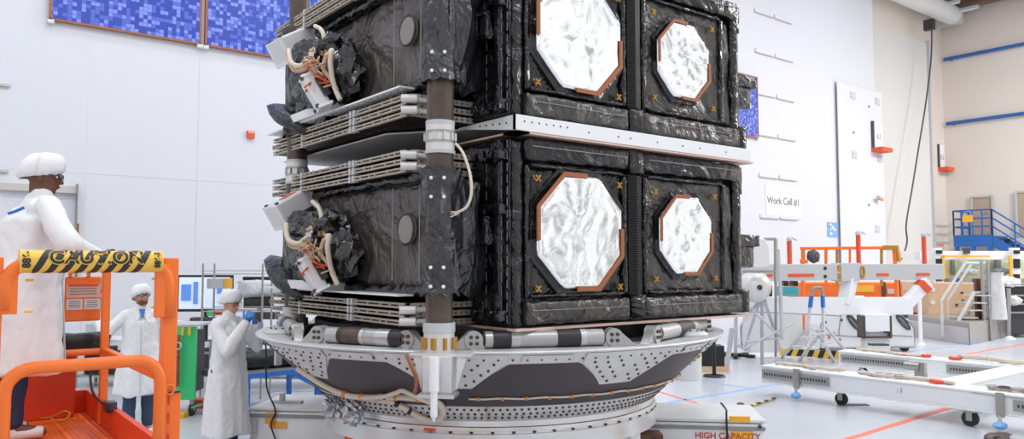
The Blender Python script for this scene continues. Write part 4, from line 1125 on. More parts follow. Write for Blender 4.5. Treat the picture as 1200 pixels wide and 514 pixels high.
    if gloves:
        for sh, el, wr, hd, hn, hs, cu in arms:
            g = MB(); hand(g, wr, hd, hn, hs, cu, k*1.1); g.capsule(wr - V(hd).normalized()*.05, wr + V(hd).normalized()*.02, .036*k, .032*k, 12); fuse(g, 'glove', gloves, t, .006, 2)
    return t, H
# man behind the lift, looking up to the right
pf = onfloor(168, 508); pf = CAM + (pf - CAM); pf.z = 0
fd = (AX_R*.55 - AX_F*.85)
F = Fig(at(164, 400, 9.3) * 1, fd, 1.0); F.o.z = 0
camR = AX_R
def FA(F, p): return p
sR = F(.19, 0, 1.37); sL = F(-.19, 0, 1.37)          # person's right is on the viewer's left
elR = sR + F.dir(.16, .06, -.20) - AX_R*.05; wrR = at(112, 363, 9.25)
elL = F(-.235, -.03, 1.08); wrL = F(-.24, .06, .84)
make_person(F, 'man in a white coat and hair cap standing behind the orange lift, looking up', 'skin', AX_R*.72 - AX_F*.62 + AX_Z*.16,
    [(sR, elR, wrR, (wrR - elR), -AX_Z, F.Y, .4), (sL, elL, wrL, V((0,0,-1)) + F.Y*.2, F.X, F.Y, .5)],
    [(F(.09, 0, .90), F(.10, .03, .50), F(.10, 0, .085), F(.12, .15, .035)), (F(-.09, 0, .90), F(-.10, .0, .50), F(-.11, -.04, .085), F(-.13, .11, .035))],
    .47, coat_w=(.21, .16), hem_w=(.255, .21), coat_seed=1.3, beard=True, shoe='white_dull')
# person with hands raised to the mouth
F = Fig(at(268, 400, 8.25), AX_R*.80 - AX_F*.35, .985); F.o.z = 0
sR = F(.17, 0, 1.36); sL = F(-.17, 0, 1.36)
elR = F(.20, .17, 1.12); wrR = F(.035, .27, 1.42); elL = F(-.22, .20, 1.14); wrL = F(-.06, .31, 1.41)
make_person(F, 'person in a long white coat and hair cap raising blue gloved hands to the face', 'skin_light', AX_R*.85 - AX_F*.40 - AX_Z*.12,
    [(sR, elR, wrR, (wrR - elR) + F.dir(-.05, -.05, .12), F.dir(-1, -.4, .1), F.dir(0, -1, .3), .7), (sL, elL, wrL, (wrL - elL) + F.dir(.1, -.06, .1), F.dir(1, -.5, 0), F.dir(0, -1, .3), .8)],
    [(F(.09, 0, .90), F(.09, .03, .50), F(.09, .0, .085), F(.10, .16, .035)), (F(-.09, 0, .90), F(-.09, .0, .50), F(-.10, -.03, .085), F(-.11, .12, .035))],
    .23, coat_w=(.20, .16), hem_w=(.25, .225), trouser='navy', gloves='glove_blue', coat_seed=4.1)

# ================================================================== orange lift
LD = V((-1.0, 0, 0)); LF = V((0, 1, 0))            # along the gate (away to the left) and along the platform
A0 = at(197, 400, 3.9); A0 = V((A0.x, A0.y, 0)); GW = .72; LL = 2.12; ZF = .95
lift = empty('personnel_lift', A0 + LD*GW/2 + LF*LL/2, 'orange personnel lift with railings and a padded caution bar at the left edge', 'lift')
def LP(g, l, z): return A0 + LD*g + LF*l + AX_Z*z     # g across the gate, l along the platform
def post(g, l, z0, z1, w=.055, name='post'): return MB().box(LP(g - w/2, l - w/2, z0), LP(g + w/2, l + w/2, z1)).build(name, 'lift_orange', lift, bevel=.008)
ZTOP = 2.035
post(0, 0, ZF - .1, ZTOP, .07); post(GW + .02, 0, ZF - .1, ZTOP, .07); post(0, 1.60, ZF, ZTOP - .06, .05); post(GW + .5, 1.60, ZF, ZTOP - .06, .05)
pl = MB().box(LP(.55*0, 0, ZF - .08), LP(GW + .5, LL, ZF)).build('platform_floor', 'lift_floor', lift)
for i in range(7): MB().box(LP(.06 + i*.17, .02, ZF), LP(.08 + i*.17, LL - .02, ZF + .006)).build('floor_rib', 'lift_orange', pl)
MB().box(LP(-.02, .03, ZF - .08), LP(.015, LL, ZF + .16)).build('toe_board', 'lift_red', lift)
MB().box(LP(-.02, LL, ZF - .08), LP(GW + .5, LL + .03, ZF + .16)).build('toe_board', 'lift_red', lift)
MB().box(LP(.0, .0, ZF - .10), LP(GW, .03, ZF + .1)).build('toe_board', 'lift_orange', lift)
# side guard rails
for z, w in ((1.43, .045), (ZTOP - .07, .045)):
    if z < 1.9: MB().box(LP(-w/2, .0, z - w/2), LP(w/2, 1.62, z + w/2)).build('side_rail', 'lift_orange', lift, bevel=.006)
MB().cyl(LP(-.05, .4, ZF + .02), LP(-.05, LL, ZF + .02), .03, n=12).build('lower_tube', 'lift_orange', lift, smooth='auto')
# red control cabinet at the far end and black box, label board
MB().box(LP(.10, 2.0, ZF), LP(GW + .45, 2.06, 1.42)).build('end_panel', 'lift_red', lift, bevel=.006)
MB().cyl(LP(-.02, 1.60, 1.43), LP(GW + .5, 1.60, 1.43), .022, n=10).build('end_rail', 'lift_orange', lift, smooth='auto')
lb = at(97, 350, 5.25); o = MB().obox(lb, V((1,0,0)), V((0,1,0)), AX_Z, .22, .02, .30).build('label_board', 'lift_orange', lift, bevel=.01)
MB().obox(lb + V((0, -.012, .055)), V((1,0,0)), V((0,1,0)), AX_Z, .20, .004, .09).build('notice', 'pink_edge', o)
MB().obox(lb + V((0, -.015, .092)), V((1,0,0)), V((0,1,0)), AX_Z, .18, .004, .014).build('notice_header', 'tape_red', o)
for dx in (-.05, .055): MB().obox(lb + V((dx, -.012, -.035)), V((1,0,0)), V((0,1,0)), AX_Z, .095, .004, .07).build('notice', 'white_dull', o)
q = MB()
for j in range(3): q.obox(lb + V((0, -.015, .07 - j*.018)), V((1,0,0)), V((0,1,0)), AX_Z, .16, .003, .003)
for dx in (-.05, .055):
    for j in range(4): q.obox(lb + V((dx, -.015, -.012 - j*.014)), V((1,0,0)), V((0,1,0)), AX_Z, .07, .003, .003)
q.build('print', 'dark_grey', o)
f = MB(); f.bar(lb + V((-.08, 0, .15)), lb + V((-.08, 0, .30)), .035, .02); f.bar(lb + V((.03, 0, .15)), lb + V((.03, 0, .30)), .035, .02); f.bar(lb + V((-.08, 0, .29)), lb + V((.03, 0, .29)), .035, .02); f.build('board_hanger', 'lift_orange', o)
kb = at(98, 402, 5.3); MB().foil(kb - V((.16, .08, .07)), kb + V((.16, .08, .07)), .05, .02, 5, 3).build('control_box', 'black', lift, smooth=True)
# padded caution bar with arched end tubes
G = LF*-.03
pad0, pad1 = LP(GW - .075, -.03, ZTOP - .02), LP(.055, -.03, ZTOP - .02)
bar = MB(); X_ = -LD
arcL = [LP(GW - .02, -.03, 1.80)] + arcpts(LP(GW - .14, -.03, ZTOP - .14), .12, PI, PI/2, 6, X_*1, AX_Z)
arcR = arcpts(LP(.13, -.03, ZTOP - .14), .12, PI/2, 0, 6, X_*1, AX_Z) + [LP(.01, -.03, 1.74)]
bar.tube([p for p in arcL] + [p for p in arcR], .030, 12); bar.build('gate_top_bar', 'lift_orange', lift, smooth=True)
pdm = MB().cyl(pad0, pad1, .052, n=28); pd_ = pdm.build('caution_pad', 'hazard_yellow', lift, smooth='auto')
# spiral stripes wrapped on the pad surface
Ld = (pad1 - pad0); Lp = Ld.length; du = Ld.normalized(); up_ = AX_Z; ou = -LF
ns = 8
for k in range(ns):
    b = MB(); s0 = .055 + (Lp - .11)*k/ns
    def fs_(u, v):
        a = -1.5 + 3.3*v; s = s0 + u*(Lp - .11)/ns*.52 + (v - .35)*.085; s = min(max(s, .045), Lp - .045)
        return pad0 + du*s + (ou*math.cos(a) + up_*math.sin(a))*.0535
    b.grid(fs_, 3, 14); b.build('stripe', 'hazard_black', pd_)
def curvetext(body, size, s_mid, ang=0.35, rot=False, par=pd_, m='hazard_black', bold=.0015, lift_=.0):
    o = text(body, 'lettering' if m == 'hazard_black' else 'letter_outline', m, size, (0, 0, 0), (1,0,0), (0,1,0), None, .0005, bold=bold)
    me = o.data
    for v in me.vertices:
        x, y = v.co.x + o.location.x, v.co.y + o.location.y
        if rot: x, y = -y, x
        a = ang + y/.054; p = pad0 + du*(s_mid + x) + (ou*math.cos(a) + up_*math.sin(a))*(.0560 + lift_ + .0006*(v.co.z > 0))
        v.co = p
    o.location = (0, 0, 0); o.parent = par; INV[o.name] = Matrix.Identity(4)
# clear yellow ground under the word
curvetext('CAUTION', .088, Lp*.52, .35, m='hazard_yellow', bold=.006, lift_=0); curvetext('CAUTION', .088, Lp*.52, .35, bold=.002, lift_=.0015)
curvetext('886-', .045, .022, .2, True); curvetext('886-3', .036, Lp - .022, .2, True)
for e_ in (0, 1):
    b = MB(); c_ = pad0 if e_ == 0 else pad1; b.cyl(c_ - du*.004, c_ + du*.004, .0545, n=28); b.build('pad_end', 'hazard_yellow', pd_)
# swing gate: arched tube in front
gb = MB(); zt2 = 1.54; l0 = -.075
gl = [LP(GW*.96, l0, ZF - .15), LP(GW*.96, l0, zt2 - .12)] + arcpts(LP(GW*.96 - .11, l0, zt2 - .11), .11, PI, PI/2, 6, X_, AX_Z)
gr = arcpts(LP(.16, l0, zt2 - .11), .11, PI/2, 0, 6, X_, AX_Z) + [LP(.05, l0, zt2 - .12), LP(.05, l0, ZF - .15)]
gb.tube(gl + gr, .029, 12); gb.build('swing_gate', 'lift_orange', lift, smooth=True)
# slotted plates on the posts
for g in (GW + .015, .0):
    o = MB().box(LP(g - .055, -.045, ZF - .05), LP(g + .05, -.035 + .01, 1.37)).build('slotted_plate', 'lift_orange', lift, bevel=.003)
    for z in (1.02, 1.12, 1.22, 1.31): MB().box(LP(g - .004, -.05, z), LP(g + .004, -.044, z + .05)).build('slot', 'lift_red', o)
    MB().tube([LP(g + .02*math.cos(a), -.055, 1.385 + .024*math.sin(a)) for a in [2*PI*i/12 for i in range(12)]], .005, 6, closed=True).build('pin_ring', 'tie_orange', lift)
    MB().tube([LP(g - .05, -.05, 1.37), LP(g + .06, -.05, 1.365)], .005, 5).build('lanyard', 'black', lift)
MB().box(LP(.01, -.05, 1.74), LP(.075, -.01, 2.0)).build('gusset', 'lift_orange', lift, bevel=.004); MB().box(LP(GW - .07, -.05, 1.78), LP(GW - .0, -.01, 1.96)).build('gusset', 'lift_orange', lift, bevel=.004)
for z in (1.79, 1.93):
    for g in (.09, GW - .10): MB().cyl(LP(g, -.03, z), LP(g - .03, -.03, z), .006, n=8).build('bolt', 'tape_yellow', lift)
q = at(129, 476, 4.9); hb = MB().obox(q, LD, LF, AX_Z, .06, .10, .06); hb.cyl(q + LF*-.1, q + LF*.1, .022, n=10); hb.build('valve', 'steel_dark', lift)
MB().tube(spline([at(112, 400, 5.2), at(108, 425, 5.2), at(106, 445, 5.15), at(110, 462, 5.1), at(120, 472, 5.0)], 6), .008, 6).build('hose', 'steel_dark', lift, smooth=True)
MB().tube(spline([at(48, 490, 5.2), at(62, 488, 5.2), at(74, 482, 5.2), at(82, 484, 5.2), at(76, 492, 5.15), at(66, 492, 5.15)], 6), .007, 6).build('cord', 'gold_clip', lift, smooth=True)
# base below the platform
for s_ in (-1, 1):
    for k in range(2):
        z0, z1 = .28 + k*.3, .28 + (k + 1)*.3
        a, c = (.25, 1.9) if s_ > 0 else (1.9, .25); MB().bar(LP(.35 + .3*(s_ > 0), a, z0), LP(.35 + .3*(s_ > 0), c, z1), .05, .08).build('scissor_arm', 'lift_orange', lift)
MB().box(LP(.12, .1, .10), LP(GW + .28, LL - .1, .26)).build('chassis', 'dark_grey', lift, bevel=.02)
for g in (.12, GW + .28):
    for l in (.35, LL - .35): MB().cyl(LP(g - .04, l, .12), LP(g + .04, l, .12), .12, n=20).build('wheel', 'rubber', lift, smooth='auto')

# worker on the lift, seen from behind, looking right
base = at(20, 400, 4.75); F = Fig((base.x, base.y, ZF + .008), AX_F*.55 + AX_R*.8, .985)
sR = F(.20, 0, 1.37); sL = F(-.20, 0, 1.37)
sR = at(56, 240, 4.62); elR = at(80, 284, 4.50); wrR = at(116, 300, 4.72)
elL = F(-.25, .05, 1.08); wrL = F(-.22, .28, 1.06)
t_, H_ = make_person(F, 'worker in a white coat and blue trousers standing on the orange lift, seen from behind', 'skin_dark', AX_R*.92 + AX_F*.35 - AX_Z*.10,
    [(sR, elR, wrR, (wrR - elR), -F.X, F.Y, .6), (sL, elL, wrL, (wrL - elL), F.X, AX_Z, .6)],
    [(F(.09, 0, .90), F(.10, -.01, .50), F(.09, -.02, .085), F(.10, .14, .035)), (F(-.09, 0, .90), F(-.10, .04, .50), F(-.12, -.10, .085), F(-.14, .06, .035))],
    .40, coat_w=(.29, .20), hem_w=(.30, .25), trouser='navy', shoe='white_dull', coat_seed=7.7, lean=.09)
q = at(10, 238, 4.5); MB().tube(spline([at(10, 250, 4.55), at(19, 247, 4.54), at(28, 243, 4.54)], 4), .009, 6).build('blue_mark', 'blue_bright', t_)
# ================================================================== wall side work area at the left
DY = 12.6
def box_at(px0, px1, py0, py1, d, dep=.04): 
    a = at(px0, py1, d); b = at(px1, py0, d); return a, b
def panel(mb, px0, px1, py0, py1, d, dep=.04):
    a = at(px0, py1, d); b = at(px1, py0, d); w = (b - a).dot(AX_R); h = b.z - a.z; c = (a + b)/2; mb.obox(V((c.x, c.y, c.z)) + AX_F*dep/2, AX_R, AX_F, AX_Z, w, dep, h); return mb
def desk(px0, px1, ytop, d, lab, dep=.7, m='white_dull', fm='steel'):
    a = at(px0, ytop, d); b = at(px1, ytop, d); z = a.z; t = empty('work_bench', V(((a.x + b.x)/2, (a.y + b.y)/2, 0)), lab, 'bench')
    w = (b - a).length; c = (a + b)/2 + AX_F*dep/2; MB().obox(V((c.x, c.y, z - .02)), AX_R, AX_F, AX_Z, w, dep, .04).build('worktop', m, t, bevel=.005)
    for s1 in (-.48, .48):
        for s2 in (-.45, .45): p = c + AX_R*w*s1 + AX_F*dep*s2; MB().box((p.x - .025, p.y - .025, 0), (p.x + .025, p.y + .025, z - .04)).build('leg', fm, t)
    MB().obox(V((c.x, c.y, .18)), AX_R, AX_F, AX_Z, w*.96, dep*.85, .03).build('lower_shelf', fm, t)
    return z, c
z1_, c1_ = desk(85, 250, 398, 12.7, 'white work bench behind the man, below the large monitor')
z2_, c2_ = desk(252, 420, 396, 12.5, 'white work bench under the dark displays left of the spacecraft')
def monitor(px0, px1, py0, py1, d, lab, scr, z_t, bezel='black'):
    a = at(px0, py1, d); b = at(px1, py0, d); t = empty('monitor', V(((a.x + b.x)/2, (a.y + b.y)/2, z_t)), lab, 'monitor')
    h = panel(MB(), px0, px1, py0, py1, d, .05).build('housing', bezel, t, bevel=.008)
    panel(MB(), px0 + (3.2 if px1 - px0 > 40 else 2), px1 - (3.2 if px1 - px0 > 40 else 2), py0 + 2.6, py1 - 3.2, d - .012, .01).build('screen', scr, t)
    c = (a + b)/2 + AX_F*.08; MB().box((c.x - .03, c.y - .03, z_t), (c.x + .03, c.y + .03, c.z)).build('stand', 'dark_grey', t)
    MB().obox(V((c.x, c.y, z_t + .01)), AX_R, AX_F, AX_Z, .3, .2, .02).build('stand_foot', 'dark_grey', t)
    return t
t = monitor(206, 273, 322, 365, 12.4, 'large wide monitor with a pale blue screen behind the wire rack', 'screen_pale', z1_)
for a in ((212, 224, 333, 352), (226, 232, 330, 356), (254, 260, 336, 344)): panel(MB(), *a, 12.37, .006).build('window', 'screen_blue', t)
monitor(284, 324, 324, 339, 12.6, 'upper dark flat display on the bench left of the spacecraft', 'glass_dark', z2_)
monitor(285, 320, 347, 361, 12.3, 'lower dark flat display on the bench left of the spacecraft', 'glass_dark', z2_)
monitor(102, 122, 340, 352, 12.6, 'small monitor between the lift label board and the man', 'screen_pale', z1_)
# clear wrapped bundle lying on the display
c = at(306, 334, 12.33); MB().foil(c + V((-.35, -.15, -.19)), c + V((.45, .15, .08)), .06, .04, 4, 3).build('wrapped_bundle', 'plastic_wrap', label='clear plastic wrapped bundle lying in front of the dark displays', cat='bundle', smooth=True)
# wire rack
rk = empty('wire_rack', at(241, 470, 11.75) * 1, 'chrome wire shelving rack standing behind the green cart', 'rack')
R0 = at(236, 400, 11.65); R0.z = 0
for i, (dx, dy) in enumerate(((0, 0), (.9, 0), (0, .45), (.9, .45))):
    p = R0 + AX_R*dx + AX_F*dy; MB().cyl((p.x, p.y, 0), (p.x, p.y, 2.02), .016, n=8).build('post', 'steel', rk)
for z in (.3, .80, 1.30, 1.86):
    b = MB()
    for k in range(14): b.cyl(R0 + AX_R*(.9*k/13) + AX_Z*z, R0 + AX_R*(.9*k/13) + AX_F*.45 + AX_Z*z, .004, n=4)
    for q in (0, .45): b.cyl(R0 + AX_F*q + AX_Z*z, R0 + AX_R*.9 + AX_F*q + AX_Z*z, .007, n=5); b.cyl(R0 + AX_F*q + AX_Z*(z + .05), R0 + AX_R*.9 + AX_F*q + AX_Z*(z + .05), .006, n=5)
    b.build('wire_shelf', 'steel', rk)
def small(name, px0, px1, py0, py1, d, dep, m, lab, cat, bevel=.008):
    return panel(MB(), px0, px1, py0, py1, d, dep).build(name, m, label=lab, cat=cat, bevel=bevel)
o = small('parts_box', 242, 262, 326, 338, 11.72, .25, 'light_grey', 'grey box on the rack shelf with a yellow side', 'box'); panel(MB(), 262.2, 267, 326, 338, 11.72, .2).build('side_label', 'tape_yellow', o)
# bench clutter
random.seed(21)
cl = [('parts_bin', 276, 286, 326, 338, 'white_dull'), ('parts_bin', 322, 334, 330, 340, 'light_grey')]
items = [('tool_case', 100, 128, 379, 389, 12.5, .2, 'light_grey', 'grey tool case on the bench left of the man'),
 ('blue_tray', 104, 122, 390, 398, 12.4, .25, 'blue_bright', 'blue tray on the bench left of the man'),
 ('paper_stack', 190, 212, 376, 384, 12.2, .3, 'white_paint', 'white paper stack above the green cart'),
 ('black_box', 193, 202, 368, 376, 12.2, .2, 'dark_grey', 'small dark box on the bench above the green cart'),
 ('keyboard', 222, 252, 372, 376, 12.2, .2, 'dark_grey', 'dark keyboard in front of the large monitor'),
 ('green_block', 242, 251, 364, 370, 12.2, .1, 'cart_green', 'small green block beside the wire rack'),
 ('red_block', 252, 258, 364, 369, 12.2, .1, 'tape_red', 'small red block beside the wire rack'),
 ('equipment_case', 292, 322, 366, 374, 12.2, .3, 'dark_grey', 'dark equipment case beside the gloved hands'),
 ('white_carton', 286, 302, 380, 392, 12.0, .3, 'white_dull', 'white carton below the dark equipment case'),
 ('blue_case', 300, 325, 398, 404, 11.8, .3, 'blue_bright', 'blue case low behind the gloved person'),
 ('red_tool', 300, 313, 393, 398, 11.7, .1, 'tape_red', 'red tool lying above the blue case'),
 ('grey_carton', 322, 345, 384, 394, 12.1, .3, 'light_grey', 'grey carton behind the left rim of the ring')]
for n_, a, b, c, d_, dd, dep, m, lab in items: small(n_, a, b, c, d_, dd, dep, m, lab, n_.split('_')[-1])
# low blue table frame with black bundle
tf = empty('blue_table', at(340, 450, 10.6), 'low blue steel table frame on casters behind the cradle', 'table')
def bpx(a, b, w=.055): return MB().bar(a, b, w)
zt3 = at(340, 436, 10.6).z
B0 = at(290, 445, 10.2); B1 = at(376, 434, 11.0); B0.z = B1.z = zt3; bk_ = V((-(B1 - B0).y, (B1 - B0).x, 0)).normalized()*.85
for a, b in ((B0, B1), (B1, B1 + bk_), (B1 + bk_, B0 + bk_), (B0 + bk_, B0)): MB().bar(a, b, .06).build('frame_bar', 'table_blue', tf)
MB().bar(B0.lerp(B1, .55), V((B1.x + .3, B1.y - .0, .10)), .05).build('brace', 'table_blue', tf)
for p in (B0, B1, B1 + bk_, B0 + bk_, B0.lerp(B1, .95)):
    MB().box((p.x - .03, p.y - .03, .09), (p.x + .03, p.y + .03, zt3)).build('leg', 'table_blue', tf)
for p in (B0, B1, B1 + bk_, B0 + bk_): MB().cyl(p + AX_R*-.02 - AX_Z*(zt3 - .045), p + AX_R*.02 - AX_Z*(zt3 - .045), .045, n=14).build('caster', 'rubber', tf)
MB().prism([B0 + AX_Z*.03, B1 + AX_Z*.03, B1 + bk_ + AX_Z*.03, B0 + bk_ + AX_Z*.03], (0, 0, .02)).build('table_top', 'steel', tf)
c = B0.lerp(B1, .42) + bk_*.4 + AX_Z*.19; MB().foil(c + V((-.55, -.22, -.13)), c + V((.45, .2, .10)), .07, .05, 4, 8).build('black_bundle', 'black', smooth=True, label='black covered bundle lying on the blue table', cat='bundle')
c = B1 + bk_*.3 + AX_Z*.20 - AX_R*.15; MB().crumple(c, (.22, .18, .14), 31, .5, 3).build('plastic_bundle', 'plastic_wrap', label='crumpled clear plastic sheet on the right end of the blue table', cat='plastic')
# hanging aluminium leg beside ring
a = at(326, 402, 8.0); MB().box((a.x - .03, a.y - .03, a.z - .22), (a.x + .03, a.y + .03, a.z + .10)).build('ring_leg', 'aluminium', ad)
# green cart
gc = empty('green_cart', at(210, 470, 10.4), 'green panelled tool cart on wheels beside the orange lift post', 'cart')
a = at(176, 468, 10.4); b = at(231, 382, 10.4)
w_ = (b - a).dot(AX_R); zc0, zc1 = a.z, b.z
C0 = V((a.x, a.y, 0))
MB().obox(C0 + AX_R*w_/2 + AX_Z*((zc0 + zc1)/2), AX_R, AX_F, AX_Z, w_, .04, zc1 - zc0).build('front_panel', 'cart_green', gc, bevel=.006)
MB().obox(C0 + AX_R*w_/2 + AX_F*.3 + AX_Z*((zc0 + zc1)/2), AX_R, AX_F, AX_Z, w_*.7, .4, (zc1 - zc0)*.85).build('cart_body', 'steel_dark', gc)
MB().obox(C0 + AX_R*w_/2 + AX_F*.27 + AX_Z*(zc1 + .01), AX_R, AX_F, AX_Z, w_*1.02, .6, .03).build('top_tray', 'light_grey', gc)
for s_ in (.1, .5, .9):
    p = C0 + AX_R*w_*s_ + AX_F*.05; f_ = MB().cyl(p + AX_R*-.025 + AX_Z*.075, p + AX_R*.025 + AX_Z*.075, .075, n=20).build('wheel', 'rubber', gc, smooth='auto')
    MB().cyl(p + AX_R*-.03 + AX_Z*.075, p + AX_R*.03 + AX_Z*.075, .03, n=12).build('hub', 'light_grey', f_); MB().obox(p + AX_Z*.17, AX_R, AX_F, AX_Z, .05, .06, .06).build('wheel_fork', 'steel', gc)
for px in (214, 222): MB().obox(at(px, 388, 10.33), AX_R, AX_F, AX_Z, .03, .03, .10).build('clip', 'tape_yellow', gc)
panel(MB(), 176, 200, 392, 412, 10.36, .02).build('yellow_pouch', 'tape_yellow', gc)
hk = panel(MB(), 206, 211, 392, 453, 10.3, .02).build('hanging_strap', 'strap_brown', label='brown leather strap hanging on the green cart', cat='strap')
MB().tube([at(208.5, 405, 10.28) + AX_R*.04*math.cos(a) + AX_Z*.045*math.sin(a) for a in [2*PI*i/14 for i in range(14)]], .009, 6, closed=True).build('strap_ring', 'silver', hk)
q = MB()
for k in range(7): q.sphere(at(208.5, 418 + k*5, 10.29), .010, 6, 4)
q.build('strap_holes', 'steel_dark', hk)
# dark stores under the benches
for a, b, c, d_, dd, m, lab in ((98, 122, 410, 440, 12.9, 'black', 'black case under the bench left of the man'), (124, 134, 412, 436, 13.0, 'dark_grey', 'dark grey crate under the bench right beside the black case'), (232, 250, 404, 432, 13.0, 'dark_grey', 'dark grey computer case under the bench behind the wire rack'), (262, 290, 404, 434, 12.75, 'black', 'black cabinet under the bench behind the gloved person'), (296, 318, 408, 432, 12.9, 'steel_dark', 'dark steel case under the bench above the blue table'), (338, 372, 402, 430, 12.9, 'mid_grey', 'mid grey case under the bench behind the conical ring')):
    o = small('storage_case', a, b, c, d_, dd, .45, m, lab, 'case'); o.location.z = .20
    panel(MB(), a + 3, b - 3, c + 3, c + 6, dd - .01, .01).build('case_handle', 'light_grey', o); kids(o)[0].matrix_parent_inverse = Matrix.Translation(-V((o.location.x, o.location.y, at(a, d_, dd).z)))
# stool base
s0 = onfloor(226, 485); st_ = empty('rolling_stool', s0, 'rolling stool base with pale green legs beside the green cart', 'stool')
hub = s0 + AX_R*.30 + AX_Z*.20
MB().cyl(hub - AX_Z*.05, hub + AX_Z*.35, .035, n=14).build('column', 'steel_dark', st_); MB().cyl(hub + AX_Z*.33, hub + AX_Z*.40, .18, n=24).build('seat', 'black', st_, smooth='auto', bevel=.01)
for k in range(5):
    a = 2*PI*k/5 + .35; e_ = V((hub.x + .30*math.cos(a), hub.y + .30*math.sin(a), .11)); l_ = MB().bar(hub - AX_Z*.02, e_, .04, .03).build('leg', 'stool_green' if k != 2 else 'stool_green', st_)
    MB().cyl(e_ + V((-.02, 0, -.08)), e_ + V((.02, 0, -.08)), .030, n=12).build('caster', 'rubber', l_); MB().cyl(e_ - AX_Z*.06, e_, .012, n=8).build('caster_stem', 'steel_dark', l_)
o = small('orange_toolbox', 222, 238, 446, 456, 10.9, .2, 'tape_orange', 'orange box on the floor behind the rolling stool', 'box'); o.location.z = 0.0
o = small('yellow_wedge', 200, 216, 474, 480, 10.2, .15, 'tape_yellow', 'small yellow wedge on the floor under the green cart', 'wedge'); o.location.z = 0.0
# wall pipe bracket above lift
p = hit(88, 225, 1, YW - .1)
o = MB().box(hit(89, 275, 1, YW - .15), (hit(92, 216, 1, YW - .15).x, YW + .006, hit(92, 216, 1, YW).z)); o = o.build('pipe_riser', 'mid_grey', label='grey and brown riser pipe on the wall beside the lift worker', cat='pipe')
MB().box(hit(89, 330, 1, YW - .12), hit(91.5, 262, 1, YW)).build('lower_riser', 'gold_clip', o); MB().box(hit(0, 222, 1, YW - .1), hit(89, 219, 1, YW)).build('cross_pipe', 'slot_grey', o)
# ================================================================== right hand side of the hall
def pbox(mb, px0, px1, py0, py1, d, dep=.04):
    return panel(mb, px0, px1, py0, py1, d, dep)
def rope(mb, pts, r, seed=0):
    r = r*1.35
    P_ = spline(pts, 8); random.seed(seed)
    for off in range(2):
        mb.tube([p + V((random.uniform(-.02, .02), random.uniform(-.03, .03), random.uniform(0, .02))) for p in P_], r, 6)
# ---- long white beam frame on casters
fr = empty('beam_frame', onfloor(1060, 470), 'long low white beam frame on casters along the right foreground floor', 'frame')
UF = onfloor(890, 448).x; UF = at(892, 440, 12.0).x; VF = at(892, 440, 12.0).y
ZB0, ZB1 = .20, .46
def beam(x0, x1, y0, y1, nm='long_beam'):
    b = MB().box((x0, y0, ZB1 - .03), (x1, y1, ZB1)); b.box((x0, y0, ZB0), (x1, y1, ZB0 + .03)); b.box((x0 + .012, y0 + .005, ZB0 + .03), (x1 - .012, y1 - .005, ZB1 - .03))
    return b.build(nm, 'white_paint', fr, bevel=.006)
U2 = UF + 2.85
beam(UF, UF + .42, -4.2, VF); beam(U2, U2 + .42, -4.2, VF + .35)
beam(UF + .42, U2, -.35, .05, 'cross_beam'); beam(UF + .42, U2, -3.6, -3.2, 'cross_beam')
def slotplate(x, y0, y1, z0=.27, z1=.40):
    o = MB().box((x - .012, y0, z0), (x, y1, z1)).build('slotted_plate', 'steel', fr)
    q = MB(); y = y0 + .05
    while y < y1 - .05: q.box((x - .015, y, z0 + .045), (x - .012, y + .022, z1 - .045)); y += .045
    q.build('slots', 'steel_dark', o)
slotplate(UF, VF - 1.12, VF - .02); slotplate(UF, -3.6, -1.05); slotplate(U2, VF - .9, VF + .3); slotplate(U2, -.4, .9)
def outrigger(x, y):
    o = MB().box((x - .05, y - .045, .18), (x - .012, y + .045, .47)); o.cyl((x - .06, y, .33), (x - .03, y, .33), .025, n=10); o = o.build('jack_bracket', 'steel', fr, bevel=.004)
    MB().cyl((x - .05, y, .10), (x - .05, y, .20), .022, n=10).build('jack_screw', 'silver', o)
    MB().crumple((x - .05, y, .085), (.085, .075, .05), int(y*10), .25, 2).build('foot_cover', 'pale_blue', o)
outrigger(UF, VF - .62); outrigger(UF, at(1168, 470, 9.3).y)
def caster(x, y, r=.085):
    o = MB().box((x - .06, y - .06, .175), (x + .06, y + .06, .2)); o.box((x - .045, y - .035, .07), (x - .035, y + .035, .18)); o.box((x + .035, y - .035, .07), (x + .045, y + .035, .18)); o = o.build('caster_fork', 'steel', fr)
    w_ = MB().cyl((x - .03, y, r), (x + .03, y, r), r, n=24).build('caster_wheel', 'rubber', o, smooth='auto')
    MB().cyl((x - .036, y, r), (x + .036, y, r), r*.45, n=12).build('caster_hub', 'light_grey', o) if False else None
caster(UF + .2, onfloor(977, 476).y + .0); p = onfloor(1134, 500); caster(UF + .08, p.y, .095); caster(U2 + .2, VF); caster(U2 + .2, -1.2); caster(UF + .2, -4.0)
text(': I', 'mark', 'dark_grey', .09, (UF - .003, at(1052, 454, 10.3).y, .34), (0, -1, 0), (0, 0, 1), fr, .001)
MB().box((UF - .001, -4.0, .425), (UF + .003, -.6, .435)).build('edge_groove', 'steel', fr)
# clamp tower where beams cross
c = V((UF + .62, .30, 0))
o = MB().box((c.x - .02, c.y - .07, .2), (c.x + .06, c.y + .07, .66)); o.box((c.x - .22, c.y - .05, .30), (c.x + .3, c.y + .0, .42)); o.cyl((c.x, c.y, .60), (c.x, c.y + .2, .60), .06, n=12)
o.build('clamp_tower', 'steel', fr, bevel=.004)
